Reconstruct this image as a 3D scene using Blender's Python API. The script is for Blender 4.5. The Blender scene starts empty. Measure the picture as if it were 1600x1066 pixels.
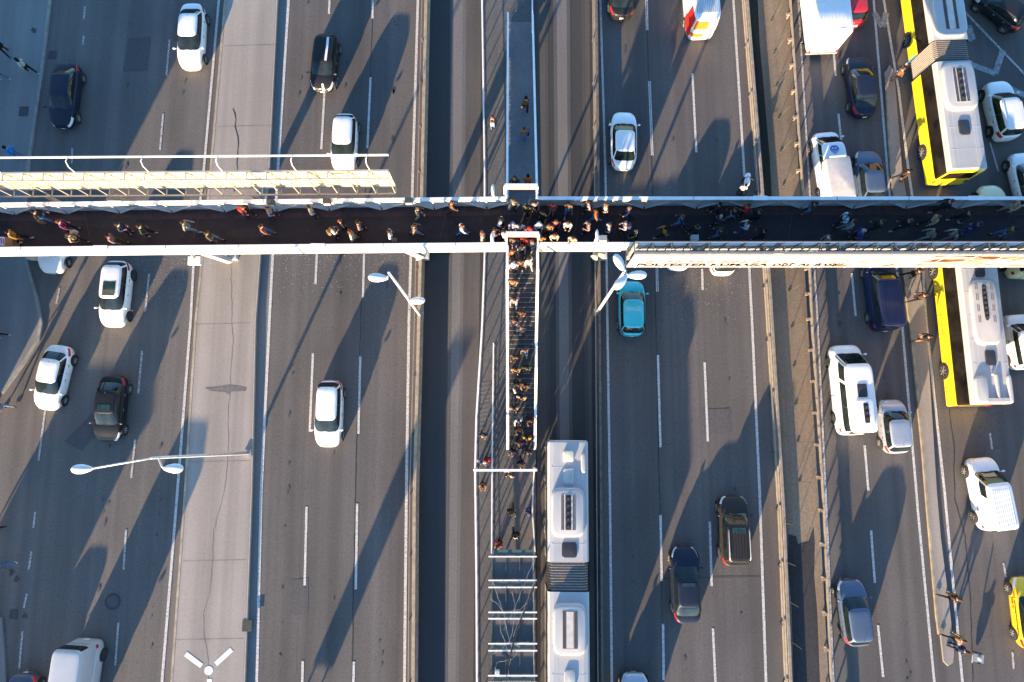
import bpy, math, random
from mathutils import Vector, Matrix
random.seed(7)
R=math.radians
S=bpy.context.scene
# ---------------- camera, sky, sun, exposure ----------------
F,T,H=1067.0,R(8.2),45.0            # focal length in photo pixels, forward tilt, height
cd=bpy.data.cameras.new('camera'); cam=bpy.data.objects.new('camera',cd); S.collection.objects.link(cam)
cd.sensor_width=36; cd.lens=36*F/1600; cd.clip_start=.5; cd.clip_end=3000
cam.location=(0,0,H); cam.rotation_euler=(T,0,0); S.camera=cam
ELEV,AZ=R(9.0),R(22.5)
SHD=Vector((math.sin(AZ),math.cos(AZ),0))
w=bpy.data.worlds.new('World'); S.world=w; w.use_nodes=True
nt=w.node_tree; sky=nt.nodes.new('ShaderNodeTexSky'); sky.sky_type='NISHITA'; sky.sun_disc=False
sky.sun_elevation=ELEV; sky.sun_rotation=AZ+math.pi; sky.air_density=1.0; sky.dust_density=.6; sky.ozone_density=1.6
tn=nt.nodes.new('ShaderNodeVectorMath'); tn.operation='MULTIPLY'; tn.inputs[1].default_value=(.50,.68,.86)   # a clear, deep blue evening sky
nt.links.new(sky.outputs[0],tn.inputs[0]); nt.links.new(tn.outputs[0],nt.nodes['Background'].inputs[0]); nt.nodes['Background'].inputs[1].default_value=.15
sl=bpy.data.lights.new('sun','SUN'); sl.energy=5; sl.angle=R(.53); sl.color=(1,.73,.46)
so=bpy.data.objects.new('sun',sl); S.collection.objects.link(so)
so.rotation_euler=Vector((SHD.x*math.cos(ELEV),SHD.y*math.cos(ELEV),-math.sin(ELEV))).to_track_quat('-Z','Y').to_euler()
S.view_settings.view_transform='Standard'; S.view_settings.look='None'; S.view_settings.gamma=1
S.view_settings.exposure=2.15
col=S.collection

def G(px,py,z=0.0):
    "the point of the place at height z that the photo shows at px,py"
    u=(px-800)/F; v=-(py-533)/F
    dy=v*math.cos(T)+math.sin(T); dz=v*math.sin(T)-math.cos(T)
    k=(H-z)/-dz
    return Vector((u*k,dy*k,z))
# ---------------- materials ----------------
_m={}
def mat(name,c,rough=.6,metal=0,var=.12,scale=3,coat=0,stretch=None,coat_ior=None,bump=0,bscale=40,emit=None,spec=None):
    if name in _m: return _m[name]
    m=bpy.data.materials.new(name); m.use_nodes=True; n=m.node_tree; b=n.nodes['Principled BSDF']
    b.inputs['Roughness'].default_value=rough; b.inputs['Metallic'].default_value=metal
    if coat: b.inputs['Coat Weight'].default_value=coat; b.inputs['Coat Roughness'].default_value=.06
    if spec is not None: b.inputs['Specular IOR Level'].default_value=spec
    tc=n.nodes.new('ShaderNodeTexCoord'); mp=n.nodes.new('ShaderNodeMapping')
    n.links.new(tc.outputs['Object'],mp.inputs[0])
    if stretch: mp.inputs['Scale'].default_value=stretch
    nz=n.nodes.new('ShaderNodeTexNoise'); nz.inputs['Scale'].default_value=scale; nz.inputs['Detail'].default_value=5
    n.links.new(mp.outputs[0],nz.inputs[0])
    rp=n.nodes.new('ShaderNodeValToRGB'); rp.color_ramp.elements[0].position=.3; rp.color_ramp.elements[1].position=.7
    rp.color_ramp.elements[0].color=tuple(x*(1-var) for x in c)+(1,); rp.color_ramp.elements[1].color=tuple(min(1,x*(1+var)) for x in c)+(1,)
    n.links.new(nz.outputs[0],rp.inputs[0]); n.links.new(rp.outputs[0],b.inputs['Base Color'])
    if bump:
        bz=n.nodes.new('ShaderNodeTexNoise'); bz.inputs['Scale'].default_value=bscale; n.links.new(tc.outputs['Object'],bz.inputs[0])
        bp=n.nodes.new('ShaderNodeBump'); bp.inputs['Strength'].default_value=bump; bp.inputs['Distance'].default_value=.02
        n.links.new(bz.outputs[0],bp.inputs['Height']); n.links.new(bp.outputs[0],b.inputs['Normal'])
    _m[name]=m; return m
def road_mat(name,c,streak=.2,grit=.24,speck=.5,warm=0,tracks=0):
    "asphalt: streaks along the road, patches, aggregate grain, small tar and litter specks"
    m=bpy.data.materials.new(name); m.use_nodes=True; n=m.node_tree; b=n.nodes['Principled BSDF']
    b.inputs['Roughness'].default_value=.85; b.inputs['Specular IOR Level'].default_value=.25
    tc=n.nodes.new('ShaderNodeTexCoord')
    def noise(sc,stretch,det=4,vor=False):
        mp=n.nodes.new('ShaderNodeMapping'); mp.inputs['Scale'].default_value=stretch; n.links.new(tc.outputs['Object'],mp.inputs[0])
        q=n.nodes.new('ShaderNodeTexVoronoi' if vor else 'ShaderNodeTexNoise'); q.inputs['Scale'].default_value=sc
        if not vor: q.inputs['Detail'].default_value=det
        n.links.new(mp.outputs[0],q.inputs[0]); return q.outputs[0]
    def mr(src,a,b_,lo,hi):
        q=n.nodes.new('ShaderNodeMapRange'); n.links.new(src,q.inputs[0])
        for i,v in enumerate((a,b_,lo,hi)): q.inputs[i+1].default_value=v
        return q.outputs[0]
    def mul(a,b_):
        q=n.nodes.new('ShaderNodeMath'); q.operation='MULTIPLY'; n.links.new(a,q.inputs[0]); n.links.new(b_,q.inputs[1]); return q.outputs[0]
    v=mr(noise(1,(1.1,.018,1),3),.3,.7,1-streak,1+streak)
    v=mul(v,mr(noise(.22,(1,.5,1),5),.3,.7,1-streak*.8,1+streak*.8))
    v=mul(v,mr(noise(9,(1,.8,1),4),.3,.7,1-grit*.55,1+grit*.55))
    v=mul(v,mr(noise(38,(1,1,1),2),.25,.75,1-grit,1+grit))
    v=mul(v,mr(noise(1.3,(1,.7,1),0,True),.02,.045,1-speck,1))
    g=n.nodes.new('ShaderNodeVectorMath'); g.operation='SCALE'; g.inputs[0].default_value=c; n.links.new(v,g.inputs['Scale'])
    n.links.new(g.outputs[0],b.inputs['Base Color'])
    bz=noise(60,(1,1,1),2); bp=n.nodes.new('ShaderNodeBump'); bp.inputs['Strength'].default_value=.25; bp.inputs['Distance'].default_value=.01
    n.links.new(bz,bp.inputs['Height']); n.links.new(bp.outputs[0],b.inputs['Normal'])
    _m[name]=m; return m
ASPH=road_mat('asphalt',(.101,.093,.089)); ASPH2=road_mat('asphalt side road',(.125,.116,.110))
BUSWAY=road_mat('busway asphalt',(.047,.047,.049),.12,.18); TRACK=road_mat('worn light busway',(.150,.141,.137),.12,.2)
TRACKM=road_mat('busway shoulder',(.088,.081,.077),.2,.2); UPST=road_mat('upper stair asphalt',(.16,.16,.165),.12,.2); PLATF=road_mat('platform asphalt',(.10,.10,.103),.12,.3)
CONC=road_mat('plaza concrete',(.285,.255,.228),.15,.14,.35); KERB=mat('kerb stone',(.34,.29,.22),.8,var=.25,scale=2,bump=.3)
PAVE=road_mat('sidewalk concrete',(.19,.19,.19),.12,.12); BRICK=road_mat('median paving',(.215,.165,.118),.28,.3)
PAINT=mat('road paint',(.48,.46,.43),.75,var=.42,scale=11); PAINTW=mat('worn road paint',(.34,.33,.32),.8,var=.6,scale=9)
WHITE=mat('white steel',(.80,.79,.77),.4,var=.08,scale=2); GREY=mat('grey steel',(.33,.33,.33),.5,.3); DARK=mat('dark steel',(.05,.05,.055),.6)
RUST=mat('weathered barrier',(.26,.20,.15),.8,var=.3,scale=4,bump=.3); BLACK=mat('black rubber',(.014,.014,.015),.75)
GLASS=mat('dark glass',(.010,.016,.018),.07,0,.6,1.5,spec=.45); GLASSB=mat('bus glass',(.012,.010,.008),.15,0,.7,1.2,spec=.3)
ARCH=mat('wheel arch black',(.012,.012,.013),.9); TYRE=mat('tyre',(.02,.02,.021),.85); RIM=mat('alloy rim',(.5,.5,.5),.35,.6)
HEADL=mat('head lamp',(.75,.78,.8),.1,coat=1); TAILL=mat('tail lamp',(.45,.015,.02),.2,coat=1); PLATE=mat('number plate',(.75,.75,.72),.4)
GALV=mat('galvanised lamp metal',(.62,.62,.62),.35,.2); SEAM=mat('panel seam',(.03,.03,.03),.8)
# ---------------- mesh helpers ----------------
class MB:
    def __init__(s): s.v=[]; s.f=[]; s.m=[]
    def add(s,vs,fs,mi=0):
        o=len(s.v); s.v+= [tuple(p) for p in vs]
        for f in fs: s.f.append(tuple(o+i for i in f)); s.m.append(mi)
        return s
    def box(s,c,d,mi=0,M=None,taper=1):
        hx,hy,hz=d[0]/2,d[1]/2,d[2]/2
        vs=[Vector((x*hx*(taper if z>0 else 1),y*hy*(taper if z>0 else 1),z*hz)) for z in(-1,1) for y in(-1,1) for x in(-1,1)]
        if M: vs=[M@p for p in vs]
        vs=[p+Vector(c) for p in vs]
        return s.add(vs,[(0,2,3,1),(4,5,7,6),(0,1,5,4),(2,6,7,3),(0,4,6,2),(1,3,7,5)],mi)
    def tube(s,pts,r,n=6,mi=0,cap=True):
        pts=[Vector(p) for p in pts]; rr=r if isinstance(r,(list,tuple)) else [r]*len(pts); vs=[];fs=[]
        for i,p in enumerate(pts):
            d=(pts[min(i+1,len(pts)-1)]-pts[max(i-1,0)]).normalized()
            a=d.cross(Vector((0,0,1)));
            if a.length<.01: a=d.cross(Vector((0,1,0)))
            a.normalize(); b=d.cross(a)
            for k in range(n):
                t=2*math.pi*k/n; vs.append(p+(a*math.cos(t)+b*math.sin(t))*rr[i])
        for i in range(len(pts)-1):
            for k in range(n): fs.append((i*n+k,i*n+(k+1)%n,(i+1)*n+(k+1)%n,(i+1)*n+k))
        if cap: fs+=[tuple(range(n))[::-1],tuple((len(pts)-1)*n+k for k in range(n))]
        return s.add(vs,fs,mi)
    def beam(s,a,b,wd,ht,mi=0):
        "rectangular bar from a to b"
        a,b=Vector(a),Vector(b); d=(b-a).normalized(); x=d.cross(Vector((0,0,1)))
        if x.length<.01: x=Vector((1,0,0))
        x.normalize(); z=x.cross(d); x=x*wd/2; z=z*ht/2
        vs=[a-x-z,a+x-z,a+x+z,a-x+z,b-x-z,b+x-z,b+x+z,b-x+z]
        return s.add(vs,[(0,1,2,3),(4,7,6,5),(0,4,5,1),(1,5,6,2),(2,6,7,3),(3,7,4,0)],mi)
    def disc(s,c,ax,r,n=16,th=.02,mi=0,r2=None):
        c=Vector(c); ax=Vector(ax).normalized(); return s.tube([c-ax*th/2,c+ax*th/2],[r,r if r2 is None else r2],n,mi)
    def ball(s,c,rx,ry,rz,nu=12,nv=8,mi=0,z0=-1.0):
        vs=[];fs=[]
        for j in range(nv+1):
            t=math.asin(z0)+(math.pi/2-math.asin(z0))*j/nv
            for i in range(nu):
                a=2*math.pi*i/nu; vs.append((c[0]+rx*math.cos(t)*math.cos(a),c[1]+ry*math.cos(t)*math.sin(a),c[2]+rz*math.sin(t)))
        for j in range(nv):
            for i in range(nu): fs.append((j*nu+i,j*nu+(i+1)%nu,(j+1)*nu+(i+1)%nu,(j+1)*nu+i))
        return s.add(vs,fs,mi)
    def rings(s,rings,mi=0,cap0=False,cap1=False):
        n=len(rings[0]); vs=[p for r in rings for p in r]; fs=[]
        for j in range(len(rings)-1):
            for i in range(n): fs.append((j*n+i,j*n+(i+1)%n,(j+1)*n+(i+1)%n,(j+1)*n+i))
        if cap0: fs.append(tuple(range(n))[::-1])
        if cap1: fs.append(tuple((len(rings)-1)*n+i for i in range(n)))
        return s.add(vs,fs,mi)
    def grid(s,fn,nu,nv,mi=0):
        vs=[fn(i/nu,j/nv) for j in range(nv+1) for i in range(nu+1)]
        fs=[(j*(nu+1)+i,j*(nu+1)+i+1,(j+1)*(nu+1)+i+1,(j+1)*(nu+1)+i) for j in range(nv) for i in range(nu)]
        return s.add(vs,fs,mi)
    def mesh(s,name,mats,smooth=False):
        me=bpy.data.meshes.new(name); me.from_pydata(s.v,[],s.f)
        for m in (mats if isinstance(mats,(list,tuple)) else [mats]): me.materials.append(m)
        me.polygons.foreach_set('material_index',s.m)
        if smooth: me.polygons.foreach_set('use_smooth',[True]*len(s.f))
        me.update(); 
        if smooth and smooth!=1:
            me.shade_smooth() if hasattr(me,'shade_smooth') else None
            me.set_sharp_from_angle(angle=R(smooth))
        return me
    def obj(s,name,mats,parent=None,smooth=False):
        o=bpy.data.objects.new(name,s.mesh(name,mats,smooth)); col.objects.link(o)
        if parent: o.parent=parent
        return o
def tag(o,label=None,cat=None,group=None,kind=None):
    if label: o['label']=label
    if cat: o['category']=cat
    if group: o['group']=group
    if kind: o['kind']=kind
    return o
def empty(name,loc,rz=0,label=None,cat=None,group=None):
    o=bpy.data.objects.new(name,None); col.objects.link(o); o.location=loc; o.rotation_euler=(0,0,rz); o.empty_display_size=.3
    return tag(o,label,cat,group)
def inst(name,me,parent=None,loc=(0,0,0),rz=0):
    o=bpy.data.objects.new(name,me); col.objects.link(o); o.parent=parent; o.location=loc; o.rotation_euler=(0,0,rz); return o
def sring(hx,hy,z,p=5,n=48,cx=0,cy=0,fn=None):
    out=[]
    for i in range(n):
        a=2*math.pi*(i+.5)/n; c,s_=math.cos(a),math.sin(a)
        x=hx*math.copysign(abs(c)**(2/p),c); y=hy*math.copysign(abs(s_)**(2/p),s_)
        out.append(Vector((cx+x,cy+y,z if not callable(z) else z(y))))
    return out
def rbox(mb,cx,cy,z0,z1,hx,hy,r=.1,p=9,mi=0,n=40):
    rg=[sring(hx,hy,z0,p,n,cx,cy),sring(hx,hy,z1-r,p,n,cx,cy)]
    for k in(1,2,3):
        t=k/3*math.pi/2; d=r*(1-math.cos(t)); rg.append(sring(hx-d,hy-d,z1-r+r*math.sin(t),p,n,cx,cy))
    mb.rings(rg,mi,False,True); return mb
# ---------------- ground, roads, kerbs ----------------
def ext(pts,z):
    "world polyline through photo points, carried on straight beyond the frame"
    P=[G(x,y,z) for x,y in pts]
    a=P[0]+(P[0]-P[1]).normalized()*110; b=P[-1]+(P[-1]-P[-2]).normalized()*90
    return [a]+P+[b]
def resamp(P,ys):
    out=[]
    for y in ys:
        for i in range(len(P)-1):
            if (P[i].y-y)*(P[i+1].y-y)<=0 and P[i].y!=P[i+1].y:
                t=(y-P[i].y)/(P[i+1].y-P[i].y); q=P[i].lerp(P[i+1],t); out.append(q); break
        else: out.append(P[0].copy() if abs(P[0].y-y)<abs(P[-1].y-y) else P[-1].copy())
    return out
def strip(name,L,Rr,z0,z1,m,kind='structure',step=False):
    "a band of ground between two long photo lines; z1>z0 makes it a raised slab with real sides"
    A,B=ext(L,z1),ext(Rr,z1)
    ys=sorted({round(p.y,2) for p in A+B},reverse=True); ys=[y for y in ys if -100<y<135]
    ys=[134]+ys+[-99]
    A,B=resamp(A,ys),resamp(B,ys); mb=MB(); n=len(ys); vs=[];fs=[]
    for a,b in zip(A,B):
        vs+=[(a.x,a.y,z1),(b.x,b.y,z1)]+([(a.x,a.y,z0),(b.x,b.y,z0)] if step else [])
    k=4 if step else 2
    for i in range(n-1):
        fs.append((i*k,(i+1)*k,(i+1)*k+1,i*k+1))
        if step: fs+=[(i*k,i*k+2,(i+1)*k+2,(i+1)*k),(i*k+1,(i+1)*k+1,(i+1)*k+3,i*k+3)]
    mb.add(vs,fs); o=mb.obj(name,m); return tag(o,kind=kind)
def flat(name,pts,z,m,z0=None,kind='structure'):
    P=[G(x,y,z) for x,y in pts]; mb=MB(); n=len(P); mb.add(P,[tuple(range(n))])
    if z0 is not None:
        mb.add(P+[Vector((p.x,p.y,z0)) for p in P],[(i,(i+1)%n,n+(i+1)%n,n+i) for i in range(n)])
    return tag(mb.obj(name,m),kind=kind)
g=MB().add([(-700,-500,-.03),(700,-500,-.03),(700,900,-.03),(-700,900,-.03)],[(0,1,2,3)]).obj('ground',ASPH2); tag(g,kind='structure')
kL=[(75,0),(59,140),(42,250),(36,300)]
strip('side_road',[(-150,0),(-150,1066)],[(352,0),(330,270),(268,1066)],0,0,ASPH2)
strip('west_carriageway',[(428,0),(412,400),(378,1066)],[(672,0),(660,400),(654,1066)],0,.004,ASPH)
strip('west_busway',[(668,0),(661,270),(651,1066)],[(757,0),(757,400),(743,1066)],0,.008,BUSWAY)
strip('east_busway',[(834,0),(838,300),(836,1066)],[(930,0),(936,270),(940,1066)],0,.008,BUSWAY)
strip('east_carriageway',[(928,0),(934,270),(938,1066)],[(1180,0),(1200,450),(1236,1066)],0,.004,ASPH)
strip('east_side_road',[(1228,0),(1262,500),(1292,1066)],[(1700,0),(1850,1066)],0,.002,ASPH)
# wheel tracks of the busways
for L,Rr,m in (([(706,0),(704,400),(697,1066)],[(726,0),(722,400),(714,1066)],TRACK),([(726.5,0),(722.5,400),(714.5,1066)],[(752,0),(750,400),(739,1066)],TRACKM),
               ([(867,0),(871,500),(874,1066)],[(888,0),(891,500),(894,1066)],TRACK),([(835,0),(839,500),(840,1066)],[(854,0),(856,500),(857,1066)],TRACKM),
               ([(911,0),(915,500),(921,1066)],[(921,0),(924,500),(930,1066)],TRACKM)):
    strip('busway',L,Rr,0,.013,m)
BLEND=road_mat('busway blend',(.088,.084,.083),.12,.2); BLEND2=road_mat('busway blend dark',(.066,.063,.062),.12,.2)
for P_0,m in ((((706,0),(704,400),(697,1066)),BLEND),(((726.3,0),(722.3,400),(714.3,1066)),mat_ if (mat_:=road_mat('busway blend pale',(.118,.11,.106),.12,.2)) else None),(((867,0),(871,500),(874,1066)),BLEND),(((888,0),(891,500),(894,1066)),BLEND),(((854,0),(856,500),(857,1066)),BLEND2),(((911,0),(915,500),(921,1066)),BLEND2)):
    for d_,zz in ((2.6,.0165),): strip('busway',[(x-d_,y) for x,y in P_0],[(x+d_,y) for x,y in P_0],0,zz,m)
# lane wear in the carriageways
WEAR=road_mat('lane wear',(.088,.082,.079),.2,.25); LANE=road_mat('lighter lane',(.107,.098,.094),.2,.25)
strip('road',[(453,0),(436,400),(414,1066)],[(500,0),(484,400),(462,1066)],0,.008,LANE)
strip('road',[(590,0),(572,400),(560,1066)],[(640,0),(628,400),(618,1066)],0,.008,LANE)
strip('road',[(960,0),(968,400),(975,1066)],[(1004,0),(1018,400),(1028,1066)],0,.008,WEAR)
strip('road',[(1028,0),(1048,400),(1062,1066)],[(1068,0),(1088,400),(1100,1066)],0,.008,LANE)
# raised paved areas
strip('plaza_median',[(354,0),(331,270),(308,500),(291,770),(270,1066)],[(431,0),(418,270),(404.5,397),(397,500),(391,770),(380,1066)],0,.24,CONC,step=True)
strip('kerb',[(350,0),(327,270),(304,500),(287,770),(266,1066)],[(353.6,0),(330.6,270),(307.6,500),(290.6,770),(269.6,1066)],0,.25,KERB,step=True)
strip('kerb',[(431.3, 0), (418.3, 270), (404.8, 397), (397.3, 500), (391.3, 770), (380.3, 1066)],[(433.6, 0), (420.6, 270), (407.1, 397), (399.6, 500), (393.6, 770), (382.6, 1066)],0,.245,mat('kerb concrete',(.33,.29,.25),.85,var=.1),step=True)
strip('gutter',[(433.6, 0), (420.6, 270), (407.1, 397), (399.6, 500), (393.6, 770), (382.6, 1066)],[(450,0),(433,270),(424.5,400),(420,500),(407,770),(400,1066)],0,.010,road_mat('gutter concrete',(.15,.15,.15),.2,.15))
strip('platform',[(754,0),(757,400),(753,510),(745,652),(743,770),(745,1066)],[(834,0),(838,300),(836,1066)],0,.16,PLATF,step=True)
strip('median_verge',[(1184,0),(1204,450),(1222,796),(1238,1066)],[(1232,0),(1262,500),(1280,796),(1295,1066)],0,.14,BRICK,step=True)
strip('kerb',[(1246,0),(1262,270),(1276,500),(1290,796),(1301,1066)],[(1249,0),(1265,270),(1279,500),(1293,796),(1304,1066)],0,.03,PAINTW)
flat('sidewalk',[(-220,-60),(80,-60),(75,0),(59,140),(42,250),(36,330),(37,402),(55,470),(61,505),(57,530),(38,560),(0,610),(-60,640),(-220,650)],.14,PAVE,0)
flat('kerb',[(80,-60),(84,-60),(79,0),(63,140),(46,250),(40,330),(41,402),(59,470),(65.5,505),(61,532),(40,565),(3,616),(0,610),(38,560),(57,530),(61,505),(55,470),(37,402),(36,330),(42,250),(59,140),(75,0)],.15,mat('sidewalk kerb',(.25,.245,.23),.85,var=.2),0)
flat('sidewalk',[(-150,960),(2,965),(9,1066),(14,1300),(-150,1300)],.14,PAVE,0)
isl=[(1384,112),(1390,101),(1397,110),(1410,270),(1437,422),(1447,500),(1464,770),(1470,840),(1484,950),(1491,1020),(1489,1036),(1482,1041),(1475,1034),(1470,990),(1466,960),(1452,796),(1444,700),(1424,500),(1414,422),(1394,270)]
flat('traffic_island',isl,.15,CONC,0)
flat('kerb',[(1382,112),(1384,112),(1394,270),(1414,422),(1424,500),(1444,700),(1452,796),(1466,960),(1470,990),(1467,992),(1463,962),(1448.6,796),(1440.8,700),(1420.6,500),(1410.5,422),(1391,270)],.158,mat('yellow kerb',(.27,.235,.17),.8,var=.3,scale=2),0)
# dark soaked bed in the right median, plaza stain and cracks
flat('planting_bed',[(1232,835),(1244,838),(1247,850),(1263,846),(1271,823),(1273,850),(1272,900),(1277,960),(1281,1066),(1285,1300),(1246,1300),(1240,1066),(1237,950),(1231,880)],.148,road_mat('wet soil',(.035,.036,.038),.3,.4))
flat('plaza_stain',[(320,606),(344,604),(358,601),(372,603),(386,606),(384,611),(362,612),(358,617),(352,613),(330,611)],.246,mat('stain',(.12,.115,.11),.8,var=.3,scale=5))
CR=mat('crack filler',(.028,.028,.03),.9)
def crack(pts,wd,z,m=CR,jit=0,name='road_crack'):
    P=[]; mb=MB()
    for i in range(len(pts)-1):
        n=max(2,int(math.dist(pts[i],pts[i+1])/9))
        for k in range(n): 
            t=k/n; P.append(G(pts[i][0]*(1-t)+pts[i+1][0]*t+random.uniform(-jit,jit),pts[i][1]*(1-t)+pts[i+1][1]*t,z))
    P.append(G(*pts[-1],z)); vs=[]
    for i,p in enumerate(P):
        d=(P[min(i+1,len(P)-1)]-P[max(i-1,0)]).normalized(); nrm=Vector((-d.y,d.x,0))*wd/2*random.uniform(.6,1.3)
        vs+=[p-nrm,p+nrm]
    mb.add(vs,[(2*i,2*i+2,2*i+3,2*i+1) for i in range(len(P)-1)]); return tag(mb.obj(name,m),kind='structure')
crack([(584,-30),(579,121),(571,300),(563,520),(557,700),(552,921),(550,1066)],.05,.016,jit=.6)
crack([(1008,-30),(1014,127),(1023,420),(1029,700),(1033,850),(1036,1066)],.05,.016,jit=.5)
crack([(1033,904),(1120,902),(1195,901)],.04,.017)
crack([(365,170),(371,215),(372,245),(366,300)],.07,.247,jit=1.5,name='plaza_crack')
crack([(361,400),(362,500),(364,530),(360,600),(357,640),(356,700),(352,760),(334,830),(330,905),(327,930),(318,960),(319,1000),(326,1030),(326,1066)],.035,.247,m=mat('joint',(.15,.14,.13),.9),jit=1,name='plaza_crack')
for y,x0,x1 in ((505,390,300),(720,390,295),(875,385,285),(998,380,275),(196,425,340),(70,432,350)): crack([(x0,y),(x1,y+2)],.02,.247,m=mat('joint',(.15,.14,.13),.9),name='plaza_joint')
crack([(1483,640),(1490,690),(1492,780),(1508,840),(1516,930),(1520,1066)],.06,.016,jit=.7)
strip_d=flat('verge_strip',[(1167,-60),(1172,0),(1190,200),(1197,300),(1201,360),(1206,420),(1201,360),(1200,330),(1203,300),(1197,200),(1180,0),(1174,-60)][:5]+[(1207,330),(1203,250),(1197,180),(1181,0),(1176,-60)],.146,road_mat('dark ditch',(.02,.022,.016),.3,.4))  # flat dark strip on the verge beside the pale barrier
# ---------------- painted lines ----------------
def line(pts,wd,z=.020,m=PAINT,name='lane_marking'):
    P=[G(x,y,z) for x,y in pts]; mb=MB(); vs=[]
    for i,p in enumerate(P):
        d=(P[min(i+1,len(P)-1)]-P[max(i-1,0)]).normalized(); nrm=Vector((-d.y,d.x,0))*wd/2; vs+=[p-nrm,p+nrm]
    mb.add(vs,[(2*i,2*i+2,2*i+3,2*i+1) for i in range(len(P)-1)]); return tag(mb.obj(name,m),kind='structure')
line([(347,-60),(342,0),(318,270),(303,400),(298,500),(277,770),(253,1066),(244,1180)],.17)
line([(455,-60),(451,0),(434,270),(425,420),(421,500),(408,770),(401,1066),(398,1150)],.18)
line([(655,-60),(653,0),(645,270),(642,397),(639,500),(635,770),(632,1066),(631,1150)],.18)
line([(937,-60),(938,0),(946,270),(949,500),(953,770),(956,1066),(957,1150)],.15)
line([(1143,-60),(1146,0),(1163,270),(1175,500),(1187,770),(1197,1066),(1200,1150)],.17)
line([(1360,-60),(1365,0),(1387,270),(1409,500),(1432,770),(1434,796),(1460,1066),(1466,1150)],.16)
line([(1374,-60),(1381,0),(1404,140),(1420,270),(1442,422),(1447,500),(1476,770),(1504,1066),(1510,1150)],.17)
for a,b in (((515,0),(514,22)),((507,144),(502,233)),((495,397),(493,444)),((489,552),(484,675)),((479,792),(476,915)),((473,1033),(470,1150)),
            ((583,-90),(582,29)),((579,121),(574,232)),((569,397),(567,465)),((563,557),(560,678)),((558,787),(556,921)),((553,1034),(550,1150)),
            ((1028,555),(1032,699)),((1032,805),(1034,908)),((1036,975),(1037,1063)),
            ((1082,115),(1088,238)),((1097,420),(1098,453)),((1101,566),(1106,690)),((1109,815),(1112,916)),((1114,982),(1118,1066)),
            ((1302,73),(1306,119)),((1310,178),(1315,225)),((1331,427),(1337,494)),((1351,696),(1357,767)),((1361,829),(1367,911)),((1372,977),(1380,1058))):
    line([a,b],.15)
for a,b in (((1008,-50),(1010,47)),((1013.5,127),(1018,243)),((1023,330),(1026,456))):
    line([a,b],.07); line([(a[0]+2.4,a[1]),(b[0]+2.4,b[1])],.07)
for a,b in (((133,10),(131,30)),((131,56),(129,70)),((113,232),(112,255)),((265,62),(260,118)),((255,178),(250,234)),((233,428),(227,487)),((222,548),(216,615)),((211,687),(205,747)),((197,828),(193,890)),((185,973),(180,1040)),
            ((72,630),(60,720)),((55,800),(52,825)),((49,862),(45,890)),((42,928),(37,950)),((35,987),(30,1045)),
            ((1547,677),(1550,702)),((1568,880),(1572,902)),((1582,1019),(1584,1046)),((1547,223),(1560,268)),((93,450),(88,475))):
    line([a,b],.13,m=PAINTW)
line([(1504,15),(1600,115),(1640,157)],.16,z=.032,m=PAINTW)
for pts in ([(1366,20),(1379,42),(1385,20)],[(1514,40),(1520,62),(1500,55)],[(1508,97),(1555,115),(1567,78)],[(1560,130),(1625,160),(1622,110)]):
    for i_ in range(len(pts)-1): line(pts[i_:i_+2],.42,z=.024+.004*i_,m=mat('faded chevron paint',(.26,.26,.27),.8,var=.4,scale=4))
# white ray figure painted on the plaza
WP=mat('plaza paint',(.72,.72,.72),.7)
for a,b in (((290,1022),(315,1041)),((337,1038),(362,1015)),((327,1061),(327,1110))): line([a,b],.30,z=.252,m=WP,name='plaza_marking')
p=G(326,1048,.252); tag(MB().add([(p.x+.27*math.cos(i*.4),p.y+.27*math.sin(i*.4),.252) for i in range(16)],[tuple(range(16))]).obj('plaza_marking',WP),kind='structure')
# rumble lines on the platform
for i in range(12): line([(751-i*.3,600+i*7.0+0),(768-i*.9,597+i*7.0)],.06,z=.168,m=mat('tactile line',(.16,.15,.14),.8),name='tactile_line')

# fine chips and tar spots scattered on the asphalt
random.seed(11)
def scatter(name,n,boxes,m,s0,s1,z=.026):
    mb=MB()
    for _ in range(n):
        x0,x1,y0,y1=random.choice(boxes); y=y0+(y1-y0)*random.random()**1.6; p=G(random.uniform(x0,x1),y,z); s_=random.uniform(s0,s1); a_=random.random()*6
        mb.add([(p.x+s_*math.cos(a_+k*1.57)*random.uniform(.6,1.2),p.y+s_*math.sin(a_+k*1.57),z) for k in range(4)],[(0,1,2,3)])
    tag(mb.obj(name,[m]),'scattered %s on the asphalt lanes'%('pale stone chips' if 'chip' in name else 'dark tar spots'),'litter',kind='stuff')
scatter('stone_chips',650,[(425,635,398,470),(425,635,398,450),(1040,1165,422,500),(210,290,405,470)],mat('pale chips',(.34,.33,.31),.8),.012,.035)
scatter('tar_spots',900,[(70,340,0,1060),(140,300,300,1060),(425,650,0,1060),(945,1190,0,1060),(945,1190,500,1060),(1300,1600,0,1060)],mat('tar spot',(.035,.035,.036),.8),.015,.05)

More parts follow.
